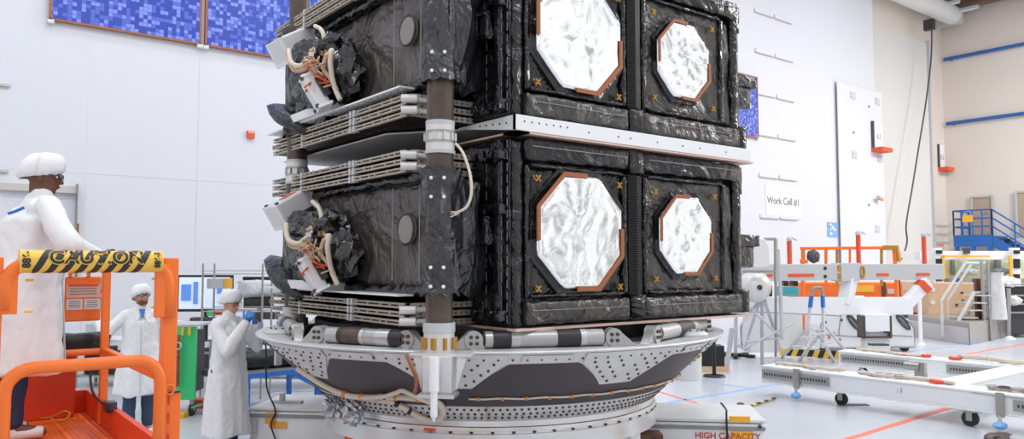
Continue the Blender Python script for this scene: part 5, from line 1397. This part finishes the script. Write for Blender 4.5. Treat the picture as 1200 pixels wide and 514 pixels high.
# straps and shackles lying on the beams
def strap(name, pts, lab, m='rope', r=.018, seed=1, cat='sling'):
    mb = MB(); rope(mb, [V(p) + V((0, 0, r)) for p in pts], r, seed); return mb.build(name, m, smooth=True, label=lab, cat=cat)
xm = UF + .2
o = strap('lifting_sling', [(xm, VF - .15, ZB1), (xm + .08, VF - .5, ZB1), (xm - .06, VF - .8, ZB1), (xm + .05, VF - 1.2, ZB1 + .01)], 'cream lifting sling bundled on the near beam at its left end', seed=2)
o = strap('lifting_sling', [(xm + .1, VF - 1.4, ZB1), (xm - .06, VF - 1.8, ZB1), (xm + .07, VF - 2.2, ZB1), (xm, VF - 2.7, ZB1)], 'cream lifting sling lying along the middle of the near beam', seed=3)
for k in range(3): MB().tube([V((xm + .05*math.cos(a), VF - 1.75 - k*.13 + .05*math.sin(a), ZB1 + .05)) for a in [2*PI*i/10 for i in range(10)]], .012, 5, closed=True).build('ring_link', 'steel', o)
o = strap('lifting_sling', [(xm, -.7, ZB1), (xm + .08, -1.2, ZB1), (xm - .06, -1.7, ZB1), (xm + .04, -2.4, ZB1), (xm, -3.2, ZB1)], 'brown and cream lifting sling on the near beam toward the right edge', m='rope', seed=4)
for k in range(8): MB().tube([V((xm + .045*math.cos(a), -.75 - k*.14 + .06*math.sin(a), ZB1 + .05)) for a in [2*PI*i/10 for i in range(10)]], .013, 5, closed=True).build('chain_link', 'tube_brown' if k % 2 else 'steel', o)
x2 = U2 + .2
o = strap('lifting_sling', [(x2, VF + .1, ZB1), (x2 + .1, VF - .3, ZB1), (x2 - .08, VF - .7, ZB1), (x2, VF - 1.1, ZB1)], 'cream lifting sling on the far beam near its left end', seed=5)
o = strap('lifting_sling', [(x2, .9, ZB1), (x2 + .1, .5, ZB1 + .03), (x2 - .1, 0, ZB1 + .02), (x2 + .1, -.5, ZB1 + .03), (x2 - .05, -1.1, ZB1), (x2, -1.8, ZB1)], 'tangled cream lifting sling piled on the far beam toward the right', seed=6, r=.028)
for k, (px, py, on) in enumerate(((1058, 410, 'far'), (1084, 414, 'far'), (1119, 414, 'far'), (1098, 445, 'near'))):
    p = hit(px, py, 0, (U2 if on == 'far' else UF) + .2); p.z = ZB1; MB().obox(p + AX_Z*.024, AX_R, AX_F, AX_Z, .13, .16, .05).build('red_cover', 'tape_red', bevel=.01, label=['red edge cover on the far beam, leftmost of the red covers', 'second red edge cover from the left on the far beam', 'third red edge cover from the left beside the tangled sling', 'red edge cover on the near beam beside the clamp tower'][k], cat='edge cover')
p = onfloor(1168, 514); MB().crumple(p + AX_Z*.03, (.25, .12, .04), 9, .4, 3).build('strap_heap', 'tube_brown', label='brown strap heap on the floor at the lower right edge', cat='strap')
MB().obox(onfloor(1000, 474) + AX_Z*.004, AX_R, AX_F, AX_Z, .42, .12, .008).build('floor_plate', 'steel_dark', label='thin dark metal plate on the floor under the near beam', cat='plate')

# ---- stanchion, drum, black box
def stanchion(px, py, h, lab, rr=.17):
    p = onfloor(px, py); t = empty('stanchion', p, lab, 'stanchion')
    MB().cyl(p, p + AX_Z*.03, rr, rr*.9, 28).build('base', 'black', t, smooth='auto'); MB().cyl(p + AX_Z*.03, p + AX_Z*h, .035, n=16).build('post', 'black', t, smooth='auto'); MB().cyl(p + AX_Z*h, p + AX_Z*(h + .04), .042, n=16).build('cap', 'dark_grey', t, smooth='auto')
stanchion(837, 441, .72, 'black stanchion with round base beside the yellow banded drum', .20)
p = onfloor(806, 444); t = empty('drum', p, 'grey white drum with a yellow FOD CAN band behind the ring right side', 'drum')
hD = .66; MB().cyl(p, p + AX_Z*hD, .24, n=40).build('drum_body', 'drum_white', t, smooth='auto'); MB().cyl(p + AX_Z*hD, p + AX_Z*(hD + .03), .25, n=40).build('lid', 'light_grey', t, smooth='auto')
bd = MB().cyl(p + AX_Z*.36, p + AX_Z*.47, .243, n=40).build('yellow_band', 'band_yellow', t, smooth='auto')
o = text('FOD CAN', 'lettering', 'dark_grey', .085, p - AX_F*.247 + AX_Z*.415 + AX_R*.02, AX_R, AX_Z, None, .0005, bold=.001)
for v in o.data.vertices:
    w_ = V(v.co) + o.location - p; a = w_.dot(AX_R)/.246; v.co = p - o.location + (AX_R*math.sin(a) - AX_F*math.cos(a))*.246 + AX_Z*w_.z
o.parent = bd; INV[o.name] = Matrix.Identity(4)
t = panel(MB(), 819, 849, 409, 433, 14.6, .35).build('black_case', 'black', bevel=.01, label='black equipment case on the floor between drum and stanchion', cat='case')
t.location.z = .10; MB().obox(V((t.location.x, t.location.y, .05)), AX_R, AX_F, AX_Z, .62, .45, .10).build('wooden_pallet', 'tan_board', label='low wooden pallet under the black equipment case', cat='pallet')
p = onfloor(790, 443); o = MB().obox(p + AX_Z*.09, AX_R, AX_F, AX_Z, .25, .1, .05); o.cyl(p + AX_Z*.05 + AX_R*.1, p + AX_Z*.05 + AX_R*.1 - AX_F*.05, .05, n=12); o.obox(p + AX_Z*.035, AX_R, AX_F, AX_Z, .1, .1, .07); o.build('red_valve', 'tape_red', label='small red and green hose valve under the ring edge', cat='valve', bevel=.008)

# ---- tripod frames with a grey dome (right behind the spacecraft)
tr = empty('tripod_stand', onfloor(895, 412), 'tall steel tripod stand with a round grey dome right behind the spacecraft', 'stand')
DT = 14.8
dome = at(884, 336, DT); MB().sphere(dome, (.34, .3, .30), 28, 16).build('dome', 'collar_white', tr, smooth=True)
MB().cyl(dome - AX_F*.3, dome - AX_F*.33, .05, n=18).build('dome_port', 'steel_dark', tr)
top = [at(893, 350, DT), at(906, 345, DT + .2)]
def leg(a, b, r=.03, par=tr, m='light_grey'): return MB().cyl(a, b, r, n=8).build('leg', m, par, smooth='auto')
leg(at(893, 350, DT), onfloor(893, 426) + AX_Z*.0, .035); leg(at(896, 352, DT), onfloor(916, 412), .035); leg(at(890, 352, DT), onfloor(872, 410), .03); leg(at(912, 292, DT), at(917, 398, DT), .035)
for a, b in (((870, 352), (916, 396)), ((868, 380), (890, 352)), ((874, 400), (912, 396)), ((872, 408), (930, 378)), ((868, 355), (893, 372))): MB().cyl(at(a[0], a[1], DT - .1), at(b[0], b[1], DT + .1), .022, n=6).build('brace', 'light_grey', tr)
# tall gantry bracket with white shield
gt = empty('shield_frame', onfloor(912, 405), 'steel frame with a rounded white shield right of the black foil craft', 'frame')
GD = 14.4
for a, b in (((895, 280), (909, 280)), ((909, 280), (909, 330)), ((870, 318), (909, 318))): MB().bar(at(a[0], a[1], GD), at(b[0], b[1], GD), .05).build('frame_bar', 'steel', gt)
MB().bar(at(909, 330, GD), onfloor(909, 418), .05).build('frame_post', 'steel', gt)
pts = [(884, 278), (897, 280), (902, 290), (903, 312), (894, 314), (880, 314), (884, 302), (878, 292)]
MB().prism([at(a, b, GD - .1) for a, b in pts], AX_F*.12).build('white_shield', 'white_dull', gt, bevel=.02)
# striped curb
cb_ = empty('striped_barrier', onfloor(958, 414), 'low yellow and black striped barrier in front of the white machines', 'barrier')
a = onfloor(914, 417); b = onfloor(1003, 421); n_ = 14
for k in range(n_):
    p = a.lerp(b, k/n_); q = a.lerp(b, (k + 1)/n_); z = V((0, 0, .0)); sk = (q - p)*.6
    MB().prism([p, q, q + sk*1 + AX_Z*.16, p + sk*1 + AX_Z*.16], AX_F*.08).build('stripe', 'hazard_black' if k % 2 else 'hazard_yellow', cb_)
a = onfloor(868, 409); b = onfloor(915, 411)
cb2 = empty('striped_barrier', (a + b)/2, 'pale yellow striped floor rail at the foot of the tripod stand', 'barrier')
for k in range(9): MB().bar(a.lerp(b, k/9) + AX_Z*.05, a.lerp(b, (k + 1)/9) + AX_Z*.05, .08).build('stripe', 'band_yellow' if k % 2 else 'light_grey', cb2)
stb = onfloor(862, 418)
t = empty('star_base', stb, 'black star shaped stand base beside the black stanchion', 'stand')
for k in range(5): a = 2*PI*k/5; MB().bar(stb + AX_Z*.05, stb + V((.42*math.cos(a), .42*math.sin(a), .04)), .09, .06).build('foot', 'black', t)
MB().cyl(stb + AX_Z*.03, at(863, 330, depth(stb)), .04, n=12).build('pole', 'light_grey', t, smooth='auto')
p = onfloor(852, 437 - 8); o = MB().cyl(V((p.x, p.y, 0)), at(858, 384, depth(p)), .05, n=14).build('white_post', 'light_grey', smooth='auto', label='light grey round post behind the ring right rim', cat='post')

# ---- step ladder with blue handles
ld = empty('step_ladder', onfloor(968, 418), 'aluminium step ladder with blue hand grips in front of the white machines', 'ladder')
LDP = 15.2
for s_, (a, b) in enumerate((((951, 345), (944, 405)), ((964, 345), (966, 405)))): 
    MB().bar(at(a[0], a[1], LDP), at(b[0], b[1], LDP), .05).build('rail', 'aluminium', ld)
    MB().bar(at(a[0], a[1] + 1, LDP - .01), at(a[0]*.75 + b[0]*.25, a[1]*.75 + b[1]*.25, LDP - .01), .06).build('grip', 'table_blue', ld)
MB().tube(spline([at(951, 346, LDP), at(953, 338, LDP), at(962, 337, LDP), at(964, 346, LDP)], 5), .028, 8).build('top_hoop', 'mid_grey', ld, smooth=True)
for a, b in (((946, 385), (916, 415)), ((966, 385), (936, 419)), ((966, 380), (1000, 418)), ((956, 385), (978, 420))):
    e_ = at(b[0], b[1], LDP - .3); e_.z = max(0, min(e_.z, .04)); e_ = onfloor(b[0], b[1] + 4); MB().bar(at(a[0], a[1], LDP), e_, .045).build('leg', 'aluminium', ld)
for k in range(3): a = at(946 - k*9, 385 + k*10, LDP - .15*k); b = at(966 - k*9, 386 + k*10, LDP - .15*k); MB().bar(a, b, .09, .025).build('step', 'aluminium', ld)
for k in range(2): a = at(968 + k*8, 390 + k*11, LDP - .2); b = at(952 + k*10, 392 + k*11, LDP - .2); MB().bar(a, b, .10, .025).build('step', 'aluminium', ld)

# ---- long grey overhead beam with red posts
GBD = 16.3
gb_ = empty('lifting_beam', onfloor(980, 410) * 1, 'long horizontal grey lifting beam on white legs, crossing behind the step ladder', 'beam')
a = at(868, 319, GBD - .6); b = at(1100, 318, GBD + .6); dbb = (b - a).normalized(); hB = .34
MB().bar(a, b, .3, hB, up=AX_Z).build('beam_body', 'boom_grey', gb_, bevel=.01)
def onbeam(px): 
    t_ = min(((abs((lambda s: 600 + F_PX*s.dot(AX_R)/s.dot(AX_F))(a.lerp(b, k/200) - CAM) - px), k) for k in range(201)))[1]/200; return a.lerp(b, t_)
nb_ = V((dbb.y, -dbb.x, 0));  nb_ = nb_ if nb_.dot(AX_F) < 0 else -nb_
for px0, px1 in ((893, 900), (918, 948), (1020, 1034), (1066, 1082)): 
    p, q = onbeam(px0) + nb_*.155 - AX_Z*.06, onbeam(px1) + nb_*.155 - AX_Z*.06; MB().bar(p, q, .02, .06, up=AX_Z).build('orange_tape', 'tape_orange', gb_)
for px in (961,): 
    for dz in (.08, -.09): p = onbeam(px) + nb_*.155 + AX_Z*dz; MB().cyl(p, p + nb_*.01, .035, n=14).build('port', 'black', gb_)
for px in (978,):
    for dz in (.08, -.09): p = onbeam(px) + nb_*.155 + AX_Z*dz; MB().obox(p, dbb, nb_, AX_Z, .12, .02, .12).build('brass_window', 'gold_clip', gb_)
p = onbeam(990) ; MB().obox(p, dbb, nb_, AX_Z, .45, .34, hB + .04).build('joint_box', 'light_grey', gb_, bevel=.008)
p = onbeam(1003) + nb_*.16; MB().tube([p + dbb*.05*math.cos(t_) + AX_Z*.12*math.sin(t_) for t_ in [2*PI*i/14 for i in range(14)]], .022, 6, closed=True).build('rope_loop', 'gold_clip', gb_, smooth=True)
for px, y0 in ((925, 280), (1006, 273), (1083, 275)):
    p = onbeam(px) + AX_Z*hB/2; q = V((p.x, p.y, at(px, y0, depth(p)).z)); o = MB().bar(p, q, .07).build('red_post', 'post_red', gb_)
    MB().sphere(q, .06, 10, 6).build('eye_bolt', 'light_grey', o); MB().bar(q + AX_Z*.05, q + AX_R*.15 - AX_Z*.02, .03).build('hook', 'light_grey', o)
# white legs and lower boom
lb_ = at(910, 358, GBD - .2); le = at(1065, 358, GBD + .2)
MB().bar(lb_ - AX_R*.8, le, .3, .36, up=AX_Z).build('lower_boom', 'white_paint', gb_, bevel=.01)
MB().bar(le - AX_R*.1 - AX_Z*.0, at(1086, 330, GBD + .3), .2, .24, up=AX_Z).build('boom_elbow', 'white_paint', gb_, bevel=.01)
MB().bar(at(1079, 338, GBD + .25), at(1084, 333, GBD + .25), .26, .26).build('orange_band', 'tape_orange', gb_)
MB().bar(at(996, 326, GBD), at(990, 356, GBD), .24, .24).build('leg', 'white_paint', gb_, bevel=.01); MB().bar(at(924, 326, GBD - .3), at(919, 410, GBD - .3), .2, .2).build('leg', 'white_paint', gb_) if False else None
q = onfloor(1079, 403); qt = at(1077, 330, depth(q)); MB().cyl(q, qt, .045, n=12).build('prop_pole', 'white_paint', gb_, smooth='auto'); MB().cyl(q, q + AX_Z*.05, .12, .05, 16).build('prop_foot', 'white_dull', gb_, smooth='auto')
pc = at(1000, 385, GBD + 2.9); MB().box((pc.x - .2, pc.y - .2, 0), (pc.x + .2, pc.y + .2, at(992, 352, GBD + .3).z)).build('pedestal_leg', 'white_paint', gb_, bevel=.01)
# cream cable along the boom
MB().tube(spline([at(868, 364, GBD - .5), at(900, 366, GBD - .45), at(950, 368, GBD - .4), at(985, 370, GBD - .4)], 5), .012, 6).build('boom_cable', 'mid_grey', gb_, smooth=True)

# ---- white wedge shaped machines
def machine(px0, px1, ybase, ytop, label, d=None, flip=False, flat=.45):
    g0 = onfloor(px0, ybase); g1 = onfloor(px1, ybase); dd = (depth(g0) + depth(g1))/2; g0 = at(px0, ybase, dd); g0.z = 0; g1 = at(px1, ybase, dd); g1.z = 0
    w_ = (g1 - g0).length; h = at(px0, ytop, dd).z; X = AX_R; t = empty('white_machine', (g0 + g1)/2, label, 'machine')
    prof = [(0, .10), (0, h*.62), (w_*.10, h*.86), (w_*.28, h), (w_*.62, h), (w_*.92, h*.66), (w_, h*.55), (w_, .10)]
    if flip: prof = [(w_ - x, z) for x, z in prof]
    body = MB().prism([g0 + X*x + AX_Z*z for x, z in prof], AX_F*.75).build('body', 'white_paint', t, bevel=.04)
    sm = MB(); sm.tube([g0 + X*x + AX_Z*z - AX_F*.012 for x, z in prof], .012, 5, closed=True); sm.tube([g0 + X*(w_*.04) + AX_Z*h*.42 - AX_F*.012, g0 + X*(w_*.96) + AX_Z*h*.36 - AX_F*.012], .010, 5); sm.tube([g0 + X*(w_*.42) + AX_Z*h*.40 - AX_F*.012, g0 + X*(w_*.5) + AX_Z*h*.98 - AX_F*.012], .010, 5); sm.build('shade_lines', 'mid_grey', t)  # grey edge and seam lines that paint shading onto the white body
    # oval tracks on the sloped front
    x0, z0, x1, z1 = ((w_*.62, h*.98, w_*.92, h*.66))
    if flip: x0, x1 = w_ - x0, w_ - x1
    sl = (X*(x1 - x0) + AX_Z*(z1 - z0)); L = sl.length; sl.normalize(); c = g0 + X*(x0 + x1)/2 + AX_Z*((z0 + z1)/2)
    pts = []
    for i in range(24):
        a = 2*PI*i/24; pts.append(c + sl*(L*.44*math.cos(a)) - AX_F*.02 + AX_Z*(-.12 + .085*math.sin(a)))
    tk = MB().tube(pts, .024, 6, closed=True).build('oval_track', 'dark_grey', t, smooth=True)
    for i in range(-2, 3): MB().sphere(c + sl*(L*.12*i) - AX_F*.02 - AX_Z*.12, .028, 8, 6).build('roller', 'mid_grey', tk)
    for k in range(2): MB().cyl(g0 + X*(w_*(.15 + .7*k)) + AX_Z*.1 - AX_F*-.2, g0 + X*(w_*(.15 + .7*k)) + AX_Z*.1 + AX_F*.1, .10, n=16).build('wheel', 'rubber', t)
    MB().obox(g0 + X*w_*.3 - AX_F*.01 + AX_Z*h*.45, X, AX_F, AX_Z, .05, .02, .06).build('blue_badge', 'pale_blue', t)
    for k, (fx, fz) in enumerate(((.12, .7), (.2, .35), (.5, .75), (.45, .3))): MB().sphere(g0 + X*w_*fx - AX_F*.01 + AX_Z*h*fz, .03, 8, 6).build('knob', ('steel_dark', 'tape_red', 'dark_grey', 'mid_grey')[k], t)
    return t
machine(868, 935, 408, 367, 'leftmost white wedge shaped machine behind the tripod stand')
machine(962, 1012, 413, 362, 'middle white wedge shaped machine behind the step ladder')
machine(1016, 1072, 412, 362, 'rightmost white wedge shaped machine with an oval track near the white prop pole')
t = empty('white_cabinet', onfloor(1030, 405), 'white cabinet with brown frame between the two right white machines', 'cabinet')
panel(MB(), 1014, 1043, 368, 388, 16.0, .3).build('cabinet_box', 'white_paint', t, bevel=.01)
f = MB()
for a in ((1012, 1014, 370, 396), (1043, 1045, 370, 396), (1012, 1045, 394, 396)): panel(f, *a, 16.0, .3)
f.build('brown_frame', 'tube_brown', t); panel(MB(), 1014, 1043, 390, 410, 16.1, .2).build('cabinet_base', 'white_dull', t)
o = panel(MB(), 1022, 1042, 403, 405, 15.5, .2).build('drawer_slot', 'dark_grey', t)
# low white platform under the machines
a = onfloor(1030, 419); b = onfloor(868, 419)
t = MB().prism([V((a.x, a.y, 0)), V((b.x, b.y, 0)), V((b.x, b.y, 0)) + AX_F*2.6, V((a.x, a.y, 0)) + AX_F*2.6], (0, 0, .015)).build('floor_mat', 'white_paint', label='low white floor mat under the white machines', cat='mat')

# ---- orange machine and orange frame behind
OD = 20.5
t = empty('orange_machine', onfloor(1000, 395), 'wide orange machine with a yellow front panel behind the grey beam', 'machine')
zt_o = at(1000, 331, OD).z
panel(MB(), 938, 1058, 331, 350, OD, 1.2).build('orange_body', 'lift_orange', t, bevel=.03)
panel(MB(), 998, 1024, 334, 342, OD - .03, .05).build('yellow_panel', 'tape_yellow', t)
for a in ((1035, 1038, 330, 351), (1052, 1055, 328, 351)): panel(MB(), *a, OD - .06, .08).build('dark_strut', 'tube_brown', t)
panel(MB(), 940, 1056, 350, 392, OD + .1, 1.0).build('base_box', 'white_dull', t)
panel(MB(), 1040, 1048, 338, 344, OD - .04, .05).build('label', 'pink_edge', t)
text('RESCUE', 'lettering', 'strap_brown', .12, at(980, 344, OD - .012), AX_R, AX_Z, t, .001) if False else None
of = empty('tube_barrier', onfloor(996, 390), 'tall orange tube barrier standing behind the grey lifting beam', 'barrier')
FD = 19.6
def ob(px0, py0, px1, py1, w=.08, m='lift_orange', nm='tube'): return MB().bar(at(px0, py0, FD), at(px1, py1, FD), w).build(nm, m, of, bevel=.01)
ob(938, 291, 1050, 290); ob(941, 291, 941, 388); ob(1048, 290, 1054, 388); ob(968, 291, 968, 335, .06); ob(996, 291, 996, 335, .05); ob(981, 292, 981, 335, .06, 'gold_clip'); ob(1033, 292, 1033, 335, .06, 'gold_clip'); ob(1035, 290, 1052, 290, .12, 'gold_clip'); ob(1050, 290, 1053, 306, .12, 'gold_clip', 'corner_pad')
ob(938, 306, 946, 306, .1)
MB().crumple(at(953, 300, FD), (.18, .15, .17), 3, .4, 3).build('motor_unit', 'dark_grey', of)
# teal cabinet & small things seen between
t = small('teal_cabinet', 919, 936, 336, 352, 18.4, .5, 'teal', 'teal cabinet below the grey beam behind the step ladder', 'cabinet'); panel(MB(), 920, 936, 345, 352, 18.3, .3).build('grey_cover', 'mid_grey', t); panel(MB(), 919, 924, 329, 335, 18.4, .3).build('black_strap', 'black', t); panel(MB(), 930, 935, 329, 335, 18.4, .3).build('black_strap', 'black', t)
zt_ = t.location.z; MB().obox(V((t.location.x, t.location.y, zt_/2)), AX_R, AX_F, AX_Z, .5, .5, zt_).build('cabinet_base', 'white_dull', t)
t = small('black_pack', 894, 905, 335, 347, 17.8, .3, 'black', 'black pack on a white block behind the tripod stand', 'pack'); zt_ = t.location.z; panel(MB(), 897, 901, 337, 341, 17.75, .05).build('patch', 'white_dull', t)
MB().obox(V((t.location.x, t.location.y, (zt_ - .004)/2)), AX_R, AX_F, AX_Z, .9, .6, zt_ - .004).build('white_block', 'white_dull', label='plain white block carrying the black pack behind the tripod', cat='block')

# ---- tan board crate
BD = 23.0
t = empty('tan_crate', onfloor(1110, 385), 'big tan board crate side with round holes behind the stair ladder', 'crate')
b = MB(); z0 = at(1110, 369, BD).z; pts = [(1088, 368), (1088, 341), (1094, 331), (1146, 331), (1150, 368)]
MB().prism([at(x, y, BD) for x, y in pts], AX_F*2.0).build('board', 'tan_board', t, bevel=.02)
for x, y in ((1093, 339), (1093, 354), (1127, 343), (1121, 357), (1128, 352)): p = at(x, y, BD); MB().cyl(p - AX_F*.02, p + AX_F*.03, .07 if x < 1100 else .04, n=16).build('hole', 'white_dull' if x < 1100 else 'dark_grey', t)
panel(MB(), 1088, 1146, 368, 376, BD + .1, 1.9).build('dark_plinth', 'dark_grey', t); 
# ---- grey platform with posts, ladder and cylinder
PD0 = 21.0
t = empty('grey_platform', onfloor(1120, 400), 'long low grey steel platform below the tan crate', 'platform')
ga = onfloor(1054, 391); gb2 = onfloor(1200, 404); gb2 = gb2; d_ = (gb2 - ga).normalized()
zpl = .42
MB().prism([ga, onfloor(1136, 404), onfloor(1136, 404) + AX_F*4.5, ga + AX_F*4.5], (0, 0, zpl)).build('platform_body', 'boom_grey', t, bevel=.01)
ge = onfloor(1136, 404.5)
MB().prism([onfloor(1137, 404), onfloor(1225, 385), onfloor(1225, 385) + V((0, 2.5, 0)), onfloor(1137, 404) + AX_F*3], (0, 0, .55)).build('platform_step', 'steel', t, bevel=.01)
# stair ladder
sl = empty('stair_ladder', onfloor(1118, 399), 'steel stair ladder with handrails standing in front of the tan crate', 'ladder')
SD = 20.3
def sb(x0, y0, x1, y1, d0=0, d1=0, w=.05, m='aluminium', nm='handrail'): return MB().cyl(at(x0, y0, SD + d0), at(x1, y1, SD + d1), w/2, n=8).build(nm, m, sl, smooth='auto')
for dx, dd in ((0, 0), (8, .8)):
    sb(1103 + dx, 352, 1131 + dx, 308, dd, dd, .07); sb(1103 + dx, 352, 1105 + dx, 394 - dd*3, dd, dd, .07)
    sb(1131 + dx, 308, 1147 + dx, 308, dd, dd, .07); sb(1113 + dx, 394 - dd*3, 1141 + dx, 343, dd, dd, .09, nm='stringer')
for k in range(6): x = 1115 + k*5; y = 388 - k*8.5; MB().obox(at(x + 4, y, SD + .4), AX_R, AX_F, AX_Z, .35, .75, .03).build('step', 'aluminium', sl)
for x in (1150, 1157): sb(x, 306, x + 5, 402, .2, .2, .09, 'steel', 'tower_post'); 
for k in range(9): y = 315 + k*10; MB().cyl(at(1150 + k*.5, y, SD + .2), at(1158 + k*.5, y + 8, SD + .2), .02, n=6).build('tower_brace', 'steel', sl)
sb(1138, 343, 1160, 343, .3, .3, .09)
# tall grey cylinder, maroon post
c = at(1168, 392, 20.6); o = MB().cyl(V((c.x, c.y, .56)), V((c.x, c.y, at(1168, 320, 20.6).z)), .26, .20, 28).build('steel_cylinder', 'aluminium', smooth='auto', label='tall tapering grey cylinder on the platform right of the ladder', cat='cylinder'); MB().cyl(V((c.x, c.y, at(1168, 320, 20.6).z)), V((c.x, c.y, at(1168, 319, 20.6).z)), .22, n=28).build('rim', 'light_grey', o)
o = MB().obox(V((at(1147, 378, 20.9).x, at(1147, 378, 20.9).y, .425 + .6)), AX_R, AX_F, AX_Z, .13, .13, 1.2).build('maroon_post', 'brown_steel', bevel=.01, label='maroon square post beside the tan crate right end', cat='post')
# white beam on posts with dark joints, yellow frame and screens behind
t = empty('white_gantry', onfloor(1150, 392), 'long white gantry beam on dark collared posts at the right edge', 'gantry')
HD_ = 23.6
panel(MB(), 1078, 1225, 294, 304, HD_, .35).build('gantry_beam', 'white_paint', t, bevel=.01)
for x in (1101, 1192):
    p = panel(MB(), x - 3, x + 3, 290, 380, HD_ - .1, .15).build('gantry_post', 'white_paint', t)
    for y in ((293, 297), (303, 314), (321, 329)): panel(MB(), x - 3.4, x + 3.4, y[0], y[1], HD_ - .14, .22).build('collar', 'black', p)
p = panel(MB(), 1131, 1137, 290, 297, HD_ - .1, .15).build('beam_cap', 'dark_grey', t)
for a in ((1104, 1160, 299, 301), (1105, 1107, 299, 326), (1184, 1186, 299, 326)): panel(MB(), *a, HD_ - .15, .05).build('yellow_rail', 'tape_yellow', t)
q = panel(MB(), 1107, 1225, 302, 326, HD_ + .6, .1).build('netting_panel', 'sign_green', label='pale green and cream screen panel behind the gantry posts', cat='screen'); q.location.z = q.location.z
b = MB()
for x in (1110, 1150, 1185): panel(b, x, x + 1.5, 326, 388, HD_ + .6, .1)
b.build('screen_legs', 'steel', q)
panel(MB(), 1116, 1119, 302, 322, HD_ + .5, .08).build('panel_post', 'mid_grey', q); panel(MB(), 1168, 1173, 300, 322, HD_ + .5, .08).build('panel_post', 'mid_grey', q)
for a, b_, m in ((1122, 1150, 'light_grey'), (1160, 1184, 'mid_grey')): MB().crumple(at((a + b_)/2, 318, HD_ + .2), (.35, .25, .12), a, .4, 3).build('bundle_on_rail', m, t)
# dark equipment at the right edge
t = empty('equipment_rack', onfloor(1188, 396), 'dark equipment rack with white sheeting at the right edge', 'rack')
ED = 21.2
panel(MB(), 1172, 1225, 336, 392, ED + .3, .8).build('rack_body', 'dark_grey', t, bevel=.02); panel(MB(), 1173, 1184, 334, 362, ED + .2, .3).build('black_panel', 'black', t); 
for y in (345, 355, 365): panel(MB(), 1184, 1225, y, y + 2, ED + .1, .3).build('shelf', 'steel', t)
panel(MB(), 1166, 1225, 332, 334, ED + .1, .6).build('top_shelf', 'steel', t)
MB().crumple(at(1180, 330, ED + .3), (.35, .3, .16), 55, .4, 3).build('white_sheeting', 'white_paint', t); MB().crumple(at(1188, 352, ED + .05), (.2, .2, .14), 56, .4, 3).build('white_sheeting', 'white_dull', t)
for x in (1181, 1183): MB().cyl(at(x, 338, ED - .4), onfloor(x, 396), .035, n=8).build('stand_pole', 'steel', t, smooth='auto')
p = onfloor(1183, 397); MB().cyl(p, p + AX_Z*.08, .16, .06, 16).build('stand_foot', 'white_dull', t, smooth='auto')
panel(MB(), 1056, 1100, 294, 302, 24.5, .2).build('wall_rail', 'white_dull', label='white rail running behind the rightmost red post', cat='rail')
t = small('small_red_sign', 1101, 1106, 286, 288, 25.5, .04, 'tape_red', 'small red sign on the beige wall below the cable', 'sign')
# ================================================================== light and camera
wd_ = bpy.data.worlds.new('World'); SC.world = wd_; wd_.use_nodes = True
bg = wd_.node_tree.nodes['Background']; bg.inputs['Color'].default_value = (1.0, .985, .97, 1); bg.inputs['Strength'].default_value = 1.05
nt = wd_.node_tree; tc = nt.nodes.new('ShaderNodeTexCoord'); n = nt.nodes.new('ShaderNodeTexNoise'); n.inputs['Scale'].default_value = 2.6; n.inputs['Detail'].default_value = 2
nt.links.new(tc.outputs['Generated'], n.inputs['Vector']); r = nt.nodes.new('ShaderNodeValToRGB')
e = r.color_ramp.elements; e[0].position = .38; e[0].color = (.16, .17, .19, 1); e[1].position = .50; e[1].color = (1.0, .99, .98, 1)  # invented bright and dark patches for the foil and mylar to reflect
nt.links.new(n.outputs['Fac'], r.inputs['Fac']); nt.links.new(r.outputs['Color'], bg.inputs['Color'])
def area(loc, size, power, color=(1,1,1), rot=(0,0,0), sy=None):
    l = bpy.data.lights.new('ceiling_and_fill_lamp', 'AREA'); l.energy = power; l.shape = 'RECTANGLE'; l.size = size; l.size_y = sy or size; l.color = color
    o = bpy.data.objects.new('ceiling_and_fill_lamp', l); COL.objects.link(o); o.location = loc; o.rotation_euler = rot; return o
for x in (-7, 0, 7, 14, 22):
    for y in (-6, 2, 7):
        area((x, y, 13.2), 1.5, (270 if y < 5 else 90 if x < 0 else 150 if x < 10 else 30), (.96, .98, 1.0))
area((28, -4, 13.0), 2.5, 2900, (1.0, .96, .92))  # added fill lamp that brightens the beige end wall
cd = bpy.data.cameras.new('camera'); cam = bpy.data.objects.new('camera', cd); COL.objects.link(cam)
cd.sensor_width = 36; cd.lens = F_PX/1200*36; cd.clip_end = 200
M = Matrix((AX_R, UP, -FP)).transposed().to_4x4(); M.translation = CAM
cam.matrix_world = M
SC.camera = cam
SC.view_settings.view_transform = 'Standard'; SC.view_settings.look = 'None'; SC.view_settings.gamma = 1
SC.view_settings.use_curve_mapping = False
SC.view_settings.exposure = 0.08
